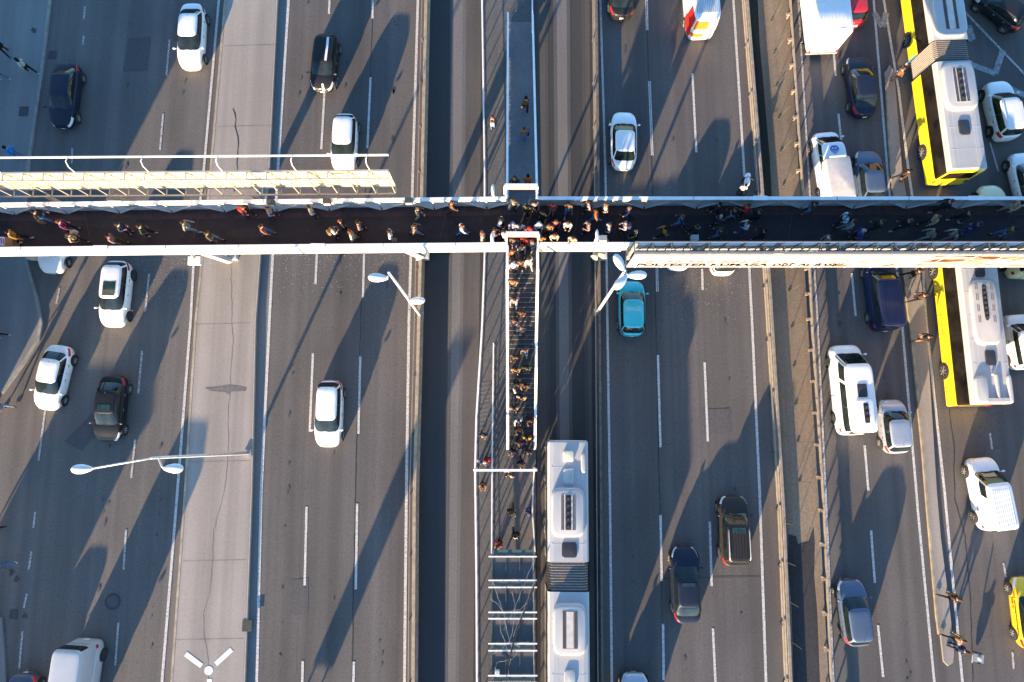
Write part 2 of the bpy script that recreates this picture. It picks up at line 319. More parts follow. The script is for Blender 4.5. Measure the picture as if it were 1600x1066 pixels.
# oil drips and darker patches along the lane centres
random.seed(21); OILM=mat('oil drip',(.060,.057,.056),.75,var=.3,scale=6)
def blots(n,lines):
    mb=MB()
    for _ in range(n):
        (x0,x1)=random.choice(lines); t=random.random(); p=G(x0+(x1-x0)*t+random.gauss(0,2.5),1066*t,.030); s_=random.uniform(.03,.11); e_=random.uniform(1,3); k=9
        mb.add([(p.x+s_*random.uniform(.6,1)*math.cos(6.283*i/k),p.y+s_*e_*random.uniform(.6,1)*math.sin(6.283*i/k),.030) for i in range(k)],[tuple(range(k))])
    tag(mb.obj('oil_drips',[OILM]),'dark oil drips along the middle of the lanes','litter',kind='stuff')
blots(170,[(478,436),(546,512),(616,594),(975,993),(1044,1070),(1112,1158),(210,150),(300,230),(1280,1345),(1335,1420)])
PATCH=road_mat('asphalt patch',(.088,.085,.086),.1,.3)
for q in ([(100,690),(150,640),(175,650),(128,705)],[(1098,640),(1140,638),(1143,676),(1100,679)],[(455,905),(482,904),(481,960),(453,961)],[(1520,650),(1562,645),(1569,700),(1526,706)],[(200,60),(236,58),(230,110),(192,112)]):
    flat('road_patch',q,.014,PATCH)
# ---------------- vehicles ----------------
def paint(name,c,metal=.0,rough=.3): return mat('paint '+name,c,rough if max(c)>.3 else .42,metal,.05,1.2,coat=.8 if max(c)>.3 else .16,spec=.5 if max(c)>.3 else .25)
COL={'white':paint('white',(.78,.78,.78)),'cream':paint('cream',(.75,.66,.38)),'black':paint('black',(.012,.013,.016)),'navyblack':paint('blue black',(.012,.018,.036)),
 'cyan':paint('cyan',(.02,.44,.52)),'red':paint('red',(.52,.012,.02)),'navy':paint('navy',(.008,.015,.052)),'silver':paint('silver',(.42,.45,.50),.4),
 'greyblue':paint('grey blue',(.075,.10,.15),.3),'yellow':paint('taxi yellow',(.80,.50,.01)),'busyellow':paint('bus yellow',(.85,.60,.015)),'dark':paint('charcoal',(.03,.033,.04)),
 'steelblue':paint('steel blue',(.10,.14,.21),.4),'brown':paint('brown black',(.03,.025,.022)),'buswhite':paint('bus white',(.40,.40,.40),rough=.6),'vanwhite':paint('van white',(.42,.44,.46)),'palegrey':paint('pale grey',(.5,.5,.5))}
_wheel={}
def wheel_mesh(r,wd,dark=False):
    k=(r,wd,dark)
    if k in _wheel: return _wheel[k]
    t=MB()
    prof=[(.62,-.5),(.9,-.5),(1,-.35),(1,.35),(.92,.5),(.66,.5),(.62,.36)]
    rg=[[Vector((q[1]*wd,math.cos(2*math.pi*i/24)*r*q[0],math.sin(2*math.pi*i/24)*r*q[0])) for i in range(24)] for q in prof]
    t.rings(rg); ty=t.mesh('tyre',[TYRE],True)
    m=MB(); m.disc((wd*.22,0,0),(1,0,0),r*.70,20,.02,1)
    for i in range(24):
        a=2*math.pi*i/24; b=a+2*math.pi/24
        m.add([(wd*.42,math.cos(q)*r*u,math.sin(q)*r*u) for q,u in((a,.60),(b,.60),(b,.74),(a,.74))],[(0,1,2,3)])
    for i in range(7):
        a=2*math.pi*i/7; m.beam((wd*.36,0,0),(wd*.42,math.cos(a)*r*.66,math.sin(a)*r*.66),r*.17,.03)
    m.disc((wd*.38,0,0),(1,0,0),r*.16,10,.03)
    ri=m.mesh('rim',[DARK if dark else RIM,ARCH],False)
    _wheel[k]=(ty,ri); return _wheel[k]
def add_wheel(root,x,y,r,wd,dark=False):
    e=bpy.data.objects.new('wheel',None); col.objects.link(e); e.parent=root; e.location=(x,y,r); e.rotation_euler=(0,0,0 if x>0 else math.pi)
    ty,ri=wheel_mesh(r,wd,dark); inst('tyre',ty,e); inst('rim',ri,e)
K={ # width, roof height, hood front z, cowl z, tail z, glass stations (fractions of length), roof half width, base half width, plan power
 'sedan':dict(W=1.80,H=1.46,zf=.66,zc=.95,zt=.98,g=(.27,.08,-.25,-.40),wr=.70,wb=.90,p=4.2),
 'hatch':dict(W=1.76,H=1.50,zf=.70,zc=.98,zt=1.0,g=(.29,.10,-.37,-.465),wr=.72,wb=.91,p=4.2),
 'suv':dict(W=1.86,H=1.70,zf=.85,zc=1.08,zt=1.1,g=(.27,.10,-.41,-.475),wr=.74,wb=.92,p=4.8),
 'wagon':dict(W=1.80,H=1.50,zf=.70,zc=.97,zt=1.0,g=(.27,.09,-.39,-.47),wr=.72,wb=.91,p=4.2),
 'van':dict(W=1.98,H=2.25,zf=.95,zc=1.25,zt=1.15,g=(.40,.25,-.475,-.49),wr=.86,wb=.95,p=6.5),
 'smallvan':dict(W=1.84,H=1.86,zf=.82,zc=1.08,zt=1.05,g=(.32,.15,-.465,-.49),wr=.84,wb=.94,p=6),
}
def car(name,label,front,rear,color,kind='sedan',rim_dark=False,sunroof=False,rails=False,ribs=0,windows=True,hatch=None,stripes=None,trimcol=None,rearglass=True,bluntroof=None,H_=None,L_=None,roofcol=None,cat=None,group=None,big=None,W_=None,taillight=True,redtail=False,g=None):
    k=dict(K[kind]); k['g']=g or k['g']; W=W_ or k['W']; Hh=H_ or k['H']; hw=W/2
    zmid=.55
    a,b=G(*front,zmid),G(*rear,zmid); d=(a-b); L=L_ or d.length; d.normalize()
    if L_: 
        c=(a-d*L/2) if (0<=front[1]<=1066 or rear[1]>1066) and not (0<=rear[1]<=1066) else (b+d*L/2)
    else: c=(a+b)/2
    rz=math.atan2(-d.x,d.y)
    root=empty(name,(c.x,c.y,0.004),rz,label,cat or ('van' if 'van' in kind else 'car'),group)
    hl=L/2; p=k['p']; g_=[q*L for q in k['g']]
    CM=COL[color]
    def sh(y):
        t=y/hl
        if t>k['g'][0]*2: u=(t-k['g'][0]*2)/(1-k['g'][0]*2); return k['zc']+(k['zf']-k['zc'])*(u**1.6)
        if t<k['g'][3]*2: u=(k['g'][3]*2-t)/(1+k['g'][3]*2+1e-6); return k['zt']-(.10 if kind=='sedan' else .05)*u**2
        return k['zc']+(k['zt']-k['zc'])*(k['g'][0]*2-t)/(k['g'][0]*2-k['g'][3]*2)
    LV=[(.20,.10,None),(.30,.03,None),(.55,0,None),(None,.015,-.14),(None,.035,-.05),(None,.075,0),(None,.14,.012),(None,.34,.035),(None,.6,.05),(None,hw-.02,.06)]
    def B(side,q,lv,off=0):
        i=min(int(lv),len(LV)-2); t=lv-i
        def pt(j):
            z,ins,dz=LV[j]; w_,h_=hw-ins+off,hl-ins*(1.0)+off
            if side in'FR':
                s_=1 if side=='F' else -1; x=q*w_; y=s_*h_*(1-abs(q)**p)**(1/p)
            else:
                s_=1 if side=='E' else -1; y=q*h_; x=s_*w_*(1-abs(q)**p)**(1/p)
            x*=1-.05*max(0,(y/hl))**3-.03*max(0,-y/hl)**3
            return Vector((x,y,(z if z is not None else sh(y)+dz)+off*.6))
        return pt(i).lerp(pt(i+1),t)
    mb=MB(); rg=[]
    for z,ins,dz in LV:
        r_=[]
        for v in sring(hw-ins,hl-ins,0,p,56):
            v.x*=1-.05*max(0,(v.y/hl))**3-.03*max(0,-v.y/hl)**3
            v.z=z if z is not None else sh(v.y)+dz; r_.append(v)
        rg.append(r_)
    mb.rings(rg,0,True,True); mb.obj('body',[CM],root,True)
    # greenhouse
    bf,rf,rr,br=g_; wb,wr=hw*k['wb'],hw*k['wr']*1.0; zr=Hh-.045
    cyb,hyb=(bf+br)/2,(bf-br)/2; cyr,hyr=(rf+rr)/2,(rf-rr)/2; pb,pr=(5.5,5.5) if p<6 else (8,8)
    def Gs(side,q,t,off=0):
        w_=wb+(wr-wb)*t+.03*math.sin(math.pi*t)+off; h_=hyb+(hyr-hyb)*t+.02*math.sin(math.pi*t)+off; cy=cyb+(cyr-cyb)*t; pp=pb
        if side in'FR': s_=1 if side=='F' else -1; x=q*w_; y=s_*h_*(1-abs(q)**pp)**(1/pp)
        else: s_=1 if side=='E' else -1; y=q*h_; x=s_*w_*(1-abs(q)**pp)**(1/pp)
        zb=sh(cyb+y*.9)-.02; return Vector((x,cy+y,zb+(zr-zb)*t+off*.5))
    gh=MB(); rg=[]
    for t in (0,.25,.5,.75,1):
        w_=wb+(wr-wb)*t+.03*math.sin(math.pi*t); h_=hyb+(hyr-hyb)*t+.02*math.sin(math.pi*t); cy=cyb+(cyr-cyb)*t; r_=[]
        for v in sring(w_,h_,0,pb,48,0,0):
            zb=sh(cyb+v.y*.9)-.02; r_.append(Vector((v.x,cy+v.y,zb+(zr-zb)*t)))
        rg.append(r_)
    for ins,dz in ((.03,.018),(.08,.03),(.25,.042),(.5,.048),(wr-.03,.05)): rg.append(sring(wr-ins,hyr-ins,zr+dz,pb,48,0,cyr))
    gh.rings(rg,0,False,True)
    gh.obj('roof',[COL[roofcol] if roofcol else CM],root,True)
    def panel(name,fn,u0,u1,v0,v1,m,nu=10,nv=5):
        q=MB().grid(lambda u,v:fn(u0+(u1-u0)*u,v0+(v1-v0)*v),nu,nv); return q.obj(name,m,root,True)
    gl=GLASS
    panel('windshield',lambda q,t:Gs('F',q,t,.012),-.90,.90,.05,.93,gl)
    if rearglass: panel('rear_window',lambda q,t:Gs('R',q,t,.012),-.86,.86,.12 if 'van' not in kind else .45,.90,gl)
    if windows:
        sp=[(-.82,-.004),(.004,.88)] if windows is True else windows
        for sd in'EW':
            for q0,q1 in sp: panel('side_window',lambda q,t,sd=sd:Gs(sd,q,t,.012),q0,q1,.12 if 'van' not in kind else .38,.88,gl,8,4)
    # lamps, grille, plates
    for s_ in(-1,1):
        panel('headlight',lambda q,l:B('F',q*s_,l,.012),.55,.93,2.6,4.6,HEADL,6,5)
        if taillight: panel('tail_light',lambda q,l:B('R',q*s_,l,.012),.70 if 'van' not in kind else .86,.94,2.7,4.35 if 'van' not in kind else 3.9,TAILL,5,5)
        m_=MB(); m_.ball((0,0,0),.10,.07,.075,10,6); m_.tube([(-s_*.04,0,-.03),(-s_*.16,-.02,-.06)],.022,5)
        o=m_.obj('mirror',[CM if color!='black' else DARK],root,True); o.location=(s_*(hw+.09),bf-.18 if 'van' not in kind else bf-.12,sh(bf)+.10)
    panel('grille',lambda q,l:B('F',q,l,.008),-.45,.45,1.4,3.0,DARK,6,3)
    panel('number_plate',lambda q,l:B('R',q,l,.016),-.17,.17,2.0,2.7,PLATE,4,3); panel('number_plate',lambda q,l:B('F',q,l,.016),-.17,.17,1.2,1.8,PLATE,4,3)
    if redtail: panel('tail_strip',lambda q,l:B('R',q,l,.014),-.92,.92,4.0,5.3,TAILL,12,3)
    sm=MB()
    for sd in'EW':
        for y in ([bf*.80,(bf+br)/2-.08,br*.55] if windows else [bf*.8]):
            q=y/hl; sm.grid(lambda u,v:B(sd,q+(u-.5)*.006,1.2+v*3.6,.004),1,6)
    sm.grid(lambda u,v:B('F',(u-.5)*1.5,4.9+(v)*.06,.004),12,1)
    for s_ in(-1,1): sm.grid(lambda u,v:B('F',s_*(.72+.012*(u-.5)-.0*v),4.9+v*1.4,.004),1,5)
    sm.obj('panel_seams',SEAM,root)
    cw=MB().grid(lambda u,v:Gs('F',-.9+1.8*u,-.02+.07*v,.016),12,1); cw.obj('wiper_cowl',SEAM,root)
    dh=MB()
    for s_ in(-1,1):
        for y in (.02*L,-.20*L): dh.box((s_*(hw-.002),y,sh(y)-.17),(.03,.16,.025))
    if windows: dh.obj('door_handle',[DARK if color!='black' else GREY],root)
    wp=MB()
    for x in(-.45,.25): A_=Gs('F',x/1.0,.06,.03); B2=Gs('F',min(.9,x+.62),.20,.03); wp.tube([A_,B2],.012,4)
    wp.obj('wiper',[BLACK],root)
    # wheels
    wr_=.325 if kind in('sedan','hatch','wagon') else .35
    for y in (hl-.17*L*1.05,-hl+.20*L):
        for s_ in(-1,1):
            m_=MB(); m_.disc((s_*(hw-.055),y,wr_+.01),(s_,0,0),wr_+.06,20,.13); m_.obj('wheel_arch',ARCH,root)
            add_wheel(root,s_*(hw-.075),y,wr_,.20,rim_dark)
    def rz_(x,y):  # height of the roof skin
        s_=max(abs(x)/wr,abs(y-cyr)/hyr); return zr+.05*(1-s_**4)
    if sunroof:
        y0,y1=(rf-.55*(rf-rr)*sunroof,rf-.13); q=MB().grid(lambda u,v:Vector(((u-.5)*wr*1.25,y0+(y1-y0)*v,zr+.058)),4,4); q.obj('sunroof',[mat('sunroof glass',(.02,.05,.05),.08,0,.3)],root)
    if rails:
        for s_ in(-1,1): MB().tube([(s_*wr*.9,rf-.25,zr+.02),(s_*wr*.93,rf-.4,zr+.09),(s_*wr*.93,rr+.3,zr+.09),(s_*wr*.9,rr+.12,zr+.02)],.022,6).obj('roof_rail',GALV,root,True)
    if ribs:
        for i in range(ribs):
            x=(i-(ribs-1)/2)*wr*1.5/ribs; o=MB().box((x,(rf*.7+rr)/2,zr+.056),(.035,(rf*.7-rr)*.86,.018)).obj('roof_rib',[CM],root)
    if stripes:
        q=MB().grid(lambda u,v:Vector((-wr*.62+.16*u,rr+.1+(rf-rr-.2)*v,zr+.058)),1,6); q.obj('white_stripe',COL['white'],root)
        q=MB(); 
        q.grid(lambda u,v:B('F',-.30+.22*u,3.6+v*3.6,.012),3,10); q.obj('white_stripe',COL['white'],root)
    if hatch:
        for (y,sx,sy,m_) in hatch:
            o=rbox(MB(),0,y*L,zr+.03,zr+.075,sx,sy,.015).obj('roof_hatch',m_,root,True)
    MB().tube([(0,rr+.15,zr+.04),(0,rr+.06,zr+.13)],.012,5).obj('aerial',DARK,root)
    root['wr']=wr
    return root,dict(L=L,W=W,zr=zr,rf=rf,rr=rr,bf=bf,wr=wr,B=B,Gs=Gs,sh=sh,hl=hl,hw=hw)
HATCHG=mat('roof hatch black',(.03,.033,.04),.35)
car('parked_car','white saloon nearest the top of the left side road, roof sunlit',(298,109),(304,9),'white','sedan')
car('dark_car','navy black saloon beside the sidewalk kerb at upper left',(97,200),(110,100),'navyblack','sedan')
car('small_hatchback','small black hatchback with one white stripe over roof and bonnet',(503,143),(513,57),'black','hatch',stripes=True)
car('hatchback','white hatchback just above the cream billboard, bonnet under its rail',(537,268),(541,181),'white','hatch')
car('estate_car','white estate car with a dark sunroof, just below the footbridge at left',(177,512),(188,409),'white','wagon',sunroof=.9,rim_dark=True)
car('saloon_car','white saloon with dark wheels nearest the bulging sidewalk corner',(73,641),(98,540),'white','sedan')
car('saloon_car','black saloon with a sunroof, below left of the footbridge',(169,690),(181,587),'black','sedan',sunroof=.7)
car('hatchback','white car whose rear half is hidden under the left end of the footbridge',(82,428),(92,325),'white','hatch')
car('hatchback','white hatchback with a wide red tail strip, alone in the middle left lanes',(513,699),(517,594),'white','hatch',redtail=True)
_,d=car('cargo_van','white high roof cargo van leaving at the bottom left edge',(120,1125),(138,998),'vanwhite','van',H_=2.6,windows=False,rim_dark=True)
car('dark_car','blue black car cut by the bottom left corner of the photo',(30,1150),(42,1050),'greyblue','sedan')
car('saloon_car','black saloon at the top edge beside the busway barrier',(970,-68),(971,30),'black','sedan')
car('saloon_car','pale silver white saloon above the footbridge, right of the busway',(974,176),(974,266),'white','sedan')
car('cyan_car','bright cyan hatchback under the triple street lamp',(986,439),(987,526),'cyan','hatch')
car('saloon_car','white car mostly hidden under the long billboard, left one of two',(1057,330),(1058,423),'white','hatch')
car('estate_car','white car with red tail lamp peeking below the long billboard, right one of two',(1124,332),(1129,431),'white','wagon')
car('black_suv','black sport utility car with chrome roof rails',(1143,774),(1148,884),'brown','suv',rails=True,sunroof=.4,ribs=6)
car('saloon_car','long black saloon with a sunroof and pale rear window at lower centre right',(1068,853),(1073,974),'navyblack','sedan',sunroof=.4)
car('hatchback','white hatchback nose entering at the bottom edge beside the white bus',(990,1050),(993,1150),'silver','hatch')
car('red_car','red hatchback at the top edge beside the white box truck',(1322,-48),(1335,42),'red','hatch')
car('saloon_car','glossy black coupe in the right side road above the footbridge',(1337,89),(1350,184),'navyblack','sedan')
car('saloon_car','slate blue saloon beside the pickup with the blue emblem, tail under the footbridge',(1352,236),(1362,330),'steelblue','sedan')
car('navy_van','navy blue van with ribbed roof just below the billboard',(1370,420),(1382,518),'navy','smallvan',ribs=7,H_=1.9,L_=4.9)
_,mbus=car('minibus','white minibus with black hatch and three roof fans',(1315,540),(1330,680),'white','van',H_=2.45,windows=[(-.93,-.28),(-.27,.37),(.46,.88)],ribs=0)
car('hatchback','silver hatchback beside the white minibus',(1389,624),(1400,709),'silver','hatch')
car('estate_car','grey blue estate car at the lower right with pale rear window',(1325,905),(1340,1008),'steelblue','wagon')
car('hatchback','white hatchback with roof rails right of the yellow articulated bus',(1552,130),(1573,220),'white','suv',rails=True)
car('hatchback','white car cut by the right edge just above the footbridge',(1590,240),(1612,330),'white','hatch')
car('dark_car','black car parked slantwise in the top right corner',(1527,-12),(1596,42),'black','hatch')
car('cream_car','cream coloured car peeking out above the footbridge at right',(1543,290),(1560,385),'cream','sedan')
car('saloon_car','white car half seen at the right edge beside the lower yellow bus',(1584,492),(1600,578),'white','smallvan',H_=1.75)
_,pv=car('panel_van','white panel van with ribbed roof right of the traffic island',(1528,715),(1551,828),'white','smallvan',windows=[(.35,.86)],ribs=9,H_=2.0)
tx,td=car('taxi','yellow taxi cut by the right edge at the bottom right',(1598,901),(1612,1014),'yellow','sedan')
car('cream_van','pale cream minibus rear showing below the billboard at the far right',(1588,330),(1598,436),'cream','van',H_=2.6,windows=[(-.93,-.5),(-.45,0),(.05,.35),(.5,.86)],W_=2.2)
# minibus roof gear
def roof_fans(root,x,y,z,n,pitch,r,fr=None,nm='fan'):
    for i in range(n):
        m_=MB(); m_.disc((0,0,0),(0,0,1),r,16,.03,0); 
        for k in range(8):
            a=2*math.pi*k/8; m_.beam((0,0,.02),(math.cos(a)*r*.85,math.sin(a)*r*.85,.02),.02,.012,1)
        m_.disc((0,0,.025),(0,0,1),r*.35,10,.02,1)
        o=m_.obj('fan',[BLACK,mat('fan blade',(.10,.085,.07),.5,.3)],root); o.location=(x,y+(i-(n-1)/2)*pitch,z)
mr=[o for o in bpy.data.objects if o.name=='minibus'][0]; L=mbus['L']; z=mbus['zr']
rbox(MB(),.08,-.27*L,z+.03,z+.22,.52,.85,.08).obj('air_conditioner',COL['white'],mr,True); rbox(MB(),.08,-.27*L,z+.215,z+.228,.16,.62,.005).obj('fan_bay',BLACK,mr)
roof_fans(mr,.08,-.27*L,z+.24,3,.36,.145); rbox(MB(),.05,-.03*L,z+.03,z+.09,.3,.42,.02).obj('roof_hatch',HATCHG,mr,True)
# emblem pickup van
er,ed=car('pickup_van','white van with a blue emblem on its cab roof and a grey rear canopy',(1285,209),(1304,322),'white','smallvan',H_=1.75,windows=[(.0,.50),(.53,.90)],g=(.41,.27,-.465,-.49))
BL=mat('emblem blue',(.02,.06,.36),.5); m_=MB(); zz=ed['zr']+.056; cy=ed['rf']-.48
for i in range(12):
    a0=math.pi*i/12; a1=math.pi*(i+1)/12
    if i in(5,6): continue
    m_.add([(.30*math.cos(a0),cy+.30*math.sin(a0),zz),(.30*math.cos(a1),cy+.30*math.sin(a1),zz),(.20*math.cos(a1),cy+.20*math.sin(a1),zz),(.20*math.cos(a0),cy+.20*math.sin(a0),zz)],[(0,1,2,3)])
for i in range(7):
    x=(i-3)*.075; h_=.44-abs(i-3)*.09; m_.box((x,cy-.02-h_*.25,zz),(.04,h_,.004))
m_.ball((0,cy+.18,zz),.06,.10,.01,10,3,z0=0)
m_.box((0,cy-.02,zz+.001),(.60,.03,.004)); m_.obj('emblem',BL,er)
m_=MB(); rbox(m_,0,-.215*ed['L'],1.0,2.0,.86,.280*ed['L'],.10,12); m_.obj('canopy',mat('canopy cloth',(.50,.47,.45),.8,var=.1),er,True)
MB().box((0,.062*ed['L'],1.98),(1.1,.12,.06)).obj('light_bar',COL['white'],er)
# ambulance
ar,ad=car('ambulance','red white and orange ambulance with ribbed roof at the top edge',(1083,-70),(1095,60),'white','van',H_=2.55,windows=[(.5,.86)],W_=2.05,rearglass=False,taillight=False)
RIBM=mat('ribbed roof grey',(.42,.45,.48),.5)
for i in range(13): MB().box(((i-6)*.118,-.11*ad['L'],ad['zr']+.062),(.05,.60*ad['L'],.03)).obj('roof_rib',RIBM,ar)
OR=mat('ambulance orange',(.80,.16,.02),.4); RD=mat('ambulance red',(.62,.02,.02),.4)
q=MB().grid(lambda u,v:ad['Gs']('W',-.93+.42*u,.02+.9*v,.02),6,5); q.obj('red_side_panel',RD,ar,True)
q=MB().grid(lambda u,v:ad['B']('W',-.93+.42*u,1.6+3.3*v,.016),6,5); q.obj('red_side_panel',RD,ar,True)
q=MB().grid(lambda u,v:ad['Gs']('R',-.92+1.1*u,.25+.6*v,.02),6,5); q.obj('orange_rear_panel',OR,ar,True)
q=MB().grid(lambda u,v:ad['B']('R',-.86+.9*u,2.4+1.4*v,.02),6,5); q.obj('orange_rear_panel',OR,ar,True)
def text(txt,size,m,parent=None,M=None,name='lettering',depth=.004,bold=0,sx=1):
    cu=bpy.data.curves.new(name,'FONT'); cu.body=txt; cu.size=size; cu.extrude=depth; cu.align_x='CENTER'; cu.align_y='CENTER'; cu.offset=bold
    o=bpy.data.objects.new(name,cu); col.objects.link(o); dg=bpy.context.evaluated_depsgraph_get()
    me=bpy.data.meshes.new_from_object(o.evaluated_get(dg)); bpy.data.objects.remove(o)
    me.transform(Matrix.Diagonal((sx,1,1,1)))
    if M: me.transform(M)
    me.materials.clear(); me.materials.append(m); n=bpy.data.objects.new(name,me); col.objects.link(n)
    if parent: n.parent=parent
    return n
# taxi lettering and chequer band
text('TDR 97',.22,BLACK,tx,Matrix.Translation((-td['hw']-.004,.62,.62))@Matrix.Rotation(R(-90),4,'Z')@Matrix.Rotation(R(90),4,'X'))
m_=MB()
for i in range(44):
    for j in(0,1):
        if (i+j)%2==0: m_.box((-td['hw']+.005,-1.3+i*.06,.80+j*.04),(.02,.06,.04))
m_.obj('chequer_band',mat('chequer',(.05,.04,.03),.5),tx)
rbox(MB(),0,td['rf']-.45,td['zr']+.04,td['zr']+.16,.28,.09,.03).obj('roof_sign',COL['white'],tx,True)
# box truck
def box_truck(label,front,rear):
    a,b=G(*front,.9),G(*rear,.9); d=(a-b); L=d.length; d.normalize(); c=(a+b)/2; root=empty('box_truck',(c.x,c.y,.004),math.atan2(-d.x,d.y),label,'truck'); hl=L/2
    rbox(MB(),0,-.9,.75,3.05,1.13,hl-.9,.06,14).obj('cargo_box',COL['white'],root,True)
    rbox(MB(),0,hl-.85,.45,2.2,1.0,.85,.2,6).obj('cab',COL['white'],root,True)
    MB().box((0,0,.62),(1.5,L*.94,.2)).obj('chassis',DARK,root)
    MB().box((0,-hl+.03,.6),(2.2,.1,.16)).obj('rear_bumper',GREY,root)
    for x in(-1,1): MB().box((x*.95,-hl-.03,.9),(.16,.04,.14)).obj('tail_light',TAILL,root); 
    for x in(-1,1):
        for y in(hl-1.0,-hl+1.3): add_wheel(root,x*.95,y,.42,.26)
    sm=MB(); sm.box((0,-hl-.005,1.9),(.03,.02,2.2)); sm.box((0,-.9,3.055),(2.1,.03,.01)); sm.box((.45,-hl+.35,3.055),(.5,.03,.012)); sm.obj('panel_seams',GREY,root)
    MB().box((0,hl+.0,1.55),(1.6,.06,.6)).obj('windshield',GLASS,root)
    for i in range(9): MB().box(((i-4)*.24,-.9,3.052),(.03,2*hl-2.2,.012)).obj('roof_rib',COL['white'],root)
    return root
box_truck('large white box truck at the top edge beside the median posts',(1268,-70),(1286,80))
# ---------------- buses ----------------
def bus(name,label,fl,fr_,rl,rr_,modules,side,zt=3.0,W=2.55,pods=(),rimd=False,capfront=True,rearwin=True):
    """fl.. are roof corners in the photo at height zt (front left/right, rear left/right); modules = list of (from,to) metres back from the front"""
    A,B_,C,D=[G(*q,zt-.35) for q in(fl,fr_,rl,rr_)]; f=(A+B_)/2; r=(C+D)/2; d=(f-r); L=modules[-1][1]; d.normalize(); 
    c=r+d*L  # front centre
    root=empty(name,(c.x,c.y,.004),math.atan2(-d.x,d.y),label,'bus'); hw=W/2; wm=COL['buswhite']
    for mi_,(y0,y1) in enumerate(modules):
        ya,yb=-y0,-y1; mb=MB()
        prof=[(hw-.12,.30,0),(hw,.42,0),(hw,1.44,0),(hw,1.46,2),(hw-.02,zt-.42,2),(hw-.02,zt-.40,1),(hw-.03,zt-.30,1),(hw-.06,zt-.12,1),(hw-.16,zt-.03,1),(hw-.4,zt,1)]
        full=[(x,z,m) for x,z,m in prof]+[(-x,z,m) for x,z,m in prof[::-1]]; n=len(full)
        ys=[]; 
        st0=[(0,.10),(.05,.04),(.14,0)] if mi_==0 else [(0,0)]; st1=[(.12,0),(.04,.03),(0,.08)] if mi_==len(modules)-1 else [(0,0)]
        for o_,ins in st0: ys.append((ya-o_,ins))
        for o_,ins in st1: ys.append((yb+o_,ins))
        vs=[];fs=[];ms=[]
        for y,ins in ys:
            for x,z,m in full: vs.append((x-math.copysign(ins,x),y,z-(ins*.8 if z>2.6 else 0)))
        for j in range(len(ys)-1):
            for i in range(n-1):
                mb.add([vs[j*n+i],vs[j*n+i+1],vs[(j+1)*n+i+1],vs[(j+1)*n+i]],[(0,3,2,1)],full[min(i,n-1-i-1)][2] if i!=len(prof)-1 else 1)
        mb.add(vs[:n],[tuple(range(n))],1 if mi_==0 else 2); mb.add(vs[-n:],[tuple(range(n))[::-1]],0 if mi_==len(modules)-1 else 2)
        mb.obj('body',[COL[side],wm,GLASSB],root,25)
        nwin=max(2,round((y1-y0-.5)/1.35)); ww=(y1-y0-.5)/nwin
        for s_ in(-1,1):
            for i in range(nwin):
                yc=ya-.25-ww*(i+.5); MB().add([(s_*(hw+.012),yc-ww/2+.025,1.50),(s_*(hw+.012),yc+ww/2-.025,1.50),(s_*(hw-.008),yc+ww/2-.025,zt-.44),(s_*(hw-.008),yc-ww/2+.025,zt-.44)],[(0,1,2,3)]).obj('window',GLASSB,root)
            wy=[ya-2.6] if mi_==0 else []; wy.append(yb+(2.3 if mi_==len(modules)-1 else 1.6))
            for y in wy:
                MB().disc((s_*(hw-.10),y,.50),(s_,0,0),.56,20,.23).obj('wheel_arch',ARCH,root); add_wheel(root,s_*(hw-.12),y,.48,.28)
            sm=MB()
            for i in range(int((y1-y0)/1.6)): sm.box((s_*(hw+.002),ya-.8-i*1.6,.8),(.008,.02,.8))
            sm.obj('panel_seams',SEAM,root)
        sm=MB(); y=ya-1.6
        while y>yb+.6: sm.box((0,y,zt+.002),(W*.8,.018,.008)); y-=1.5
        for x in(-.62,.62): sm.box((x,(ya+yb)/2,zt+.003),(.015,abs(ya-yb)-.6,.008))
        sm.obj('roof_seams',mat('roof seam',(.5,.5,.5),.6),root)
    for i in range(len(modules)-1):
        y0,y1=-modules[i][1],-modules[i+1][0]; mb=MB(); n=22; rg=[]
        for j in range(2*n+1):
            y=y0+(y1-y0)*j/(2*n); o_=.0 if j%2 else .06; q=[(hw-.10-o_,.45),(hw-.10-o_,zt-.25-o_),(hw-.28-o_,zt-.08-o_),(-hw+.28+o_,zt-.08-o_),(-hw+.10+o_,zt-.25-o_),(-hw+.10+o_,.45)]
            rg.append([Vector((x,y,z)) for x,z in q])
        
        for j in range(2*n): mb.rings(rg[j:j+2],(j//2)%2)
        mb.obj('bellows',[mat('bellows rubber',(.40,.35,.31),.8,var=.2,scale=6),mat('bellows fold',(.10,.09,.085),.8)],root)
    tail=-modules[-1][1]
    if rearwin: MB().add([(-hw+.25,tail-.012,1.5),(hw-.25,tail-.012,1.5),(hw-.3,tail-.012,2.5),(-hw+.3,tail-.012,2.5)],[(0,1,2,3)]).obj('rear_window',GLASSB,root)
    for x in(-1,1): MB().box((x*(hw-.2),tail-.01,1.0),(.14,.04,.4)).obj('tail_light',TAILL,root)
    MB().add([(-hw+.15,.012,1.1),(hw-.15,.012,1.1),(hw-.2,.012,2.5),(-hw+.2,.012,2.5)],[(3,2,1,0)]).obj('windshield',GLASSB,root)
    LV=mat('louvre brown',(.20,.15,.13),.6); LG=mat('louvre light',(.52,.48,.44),.5); DK=mat('louvre dark',(.05,.04,.04),.7)
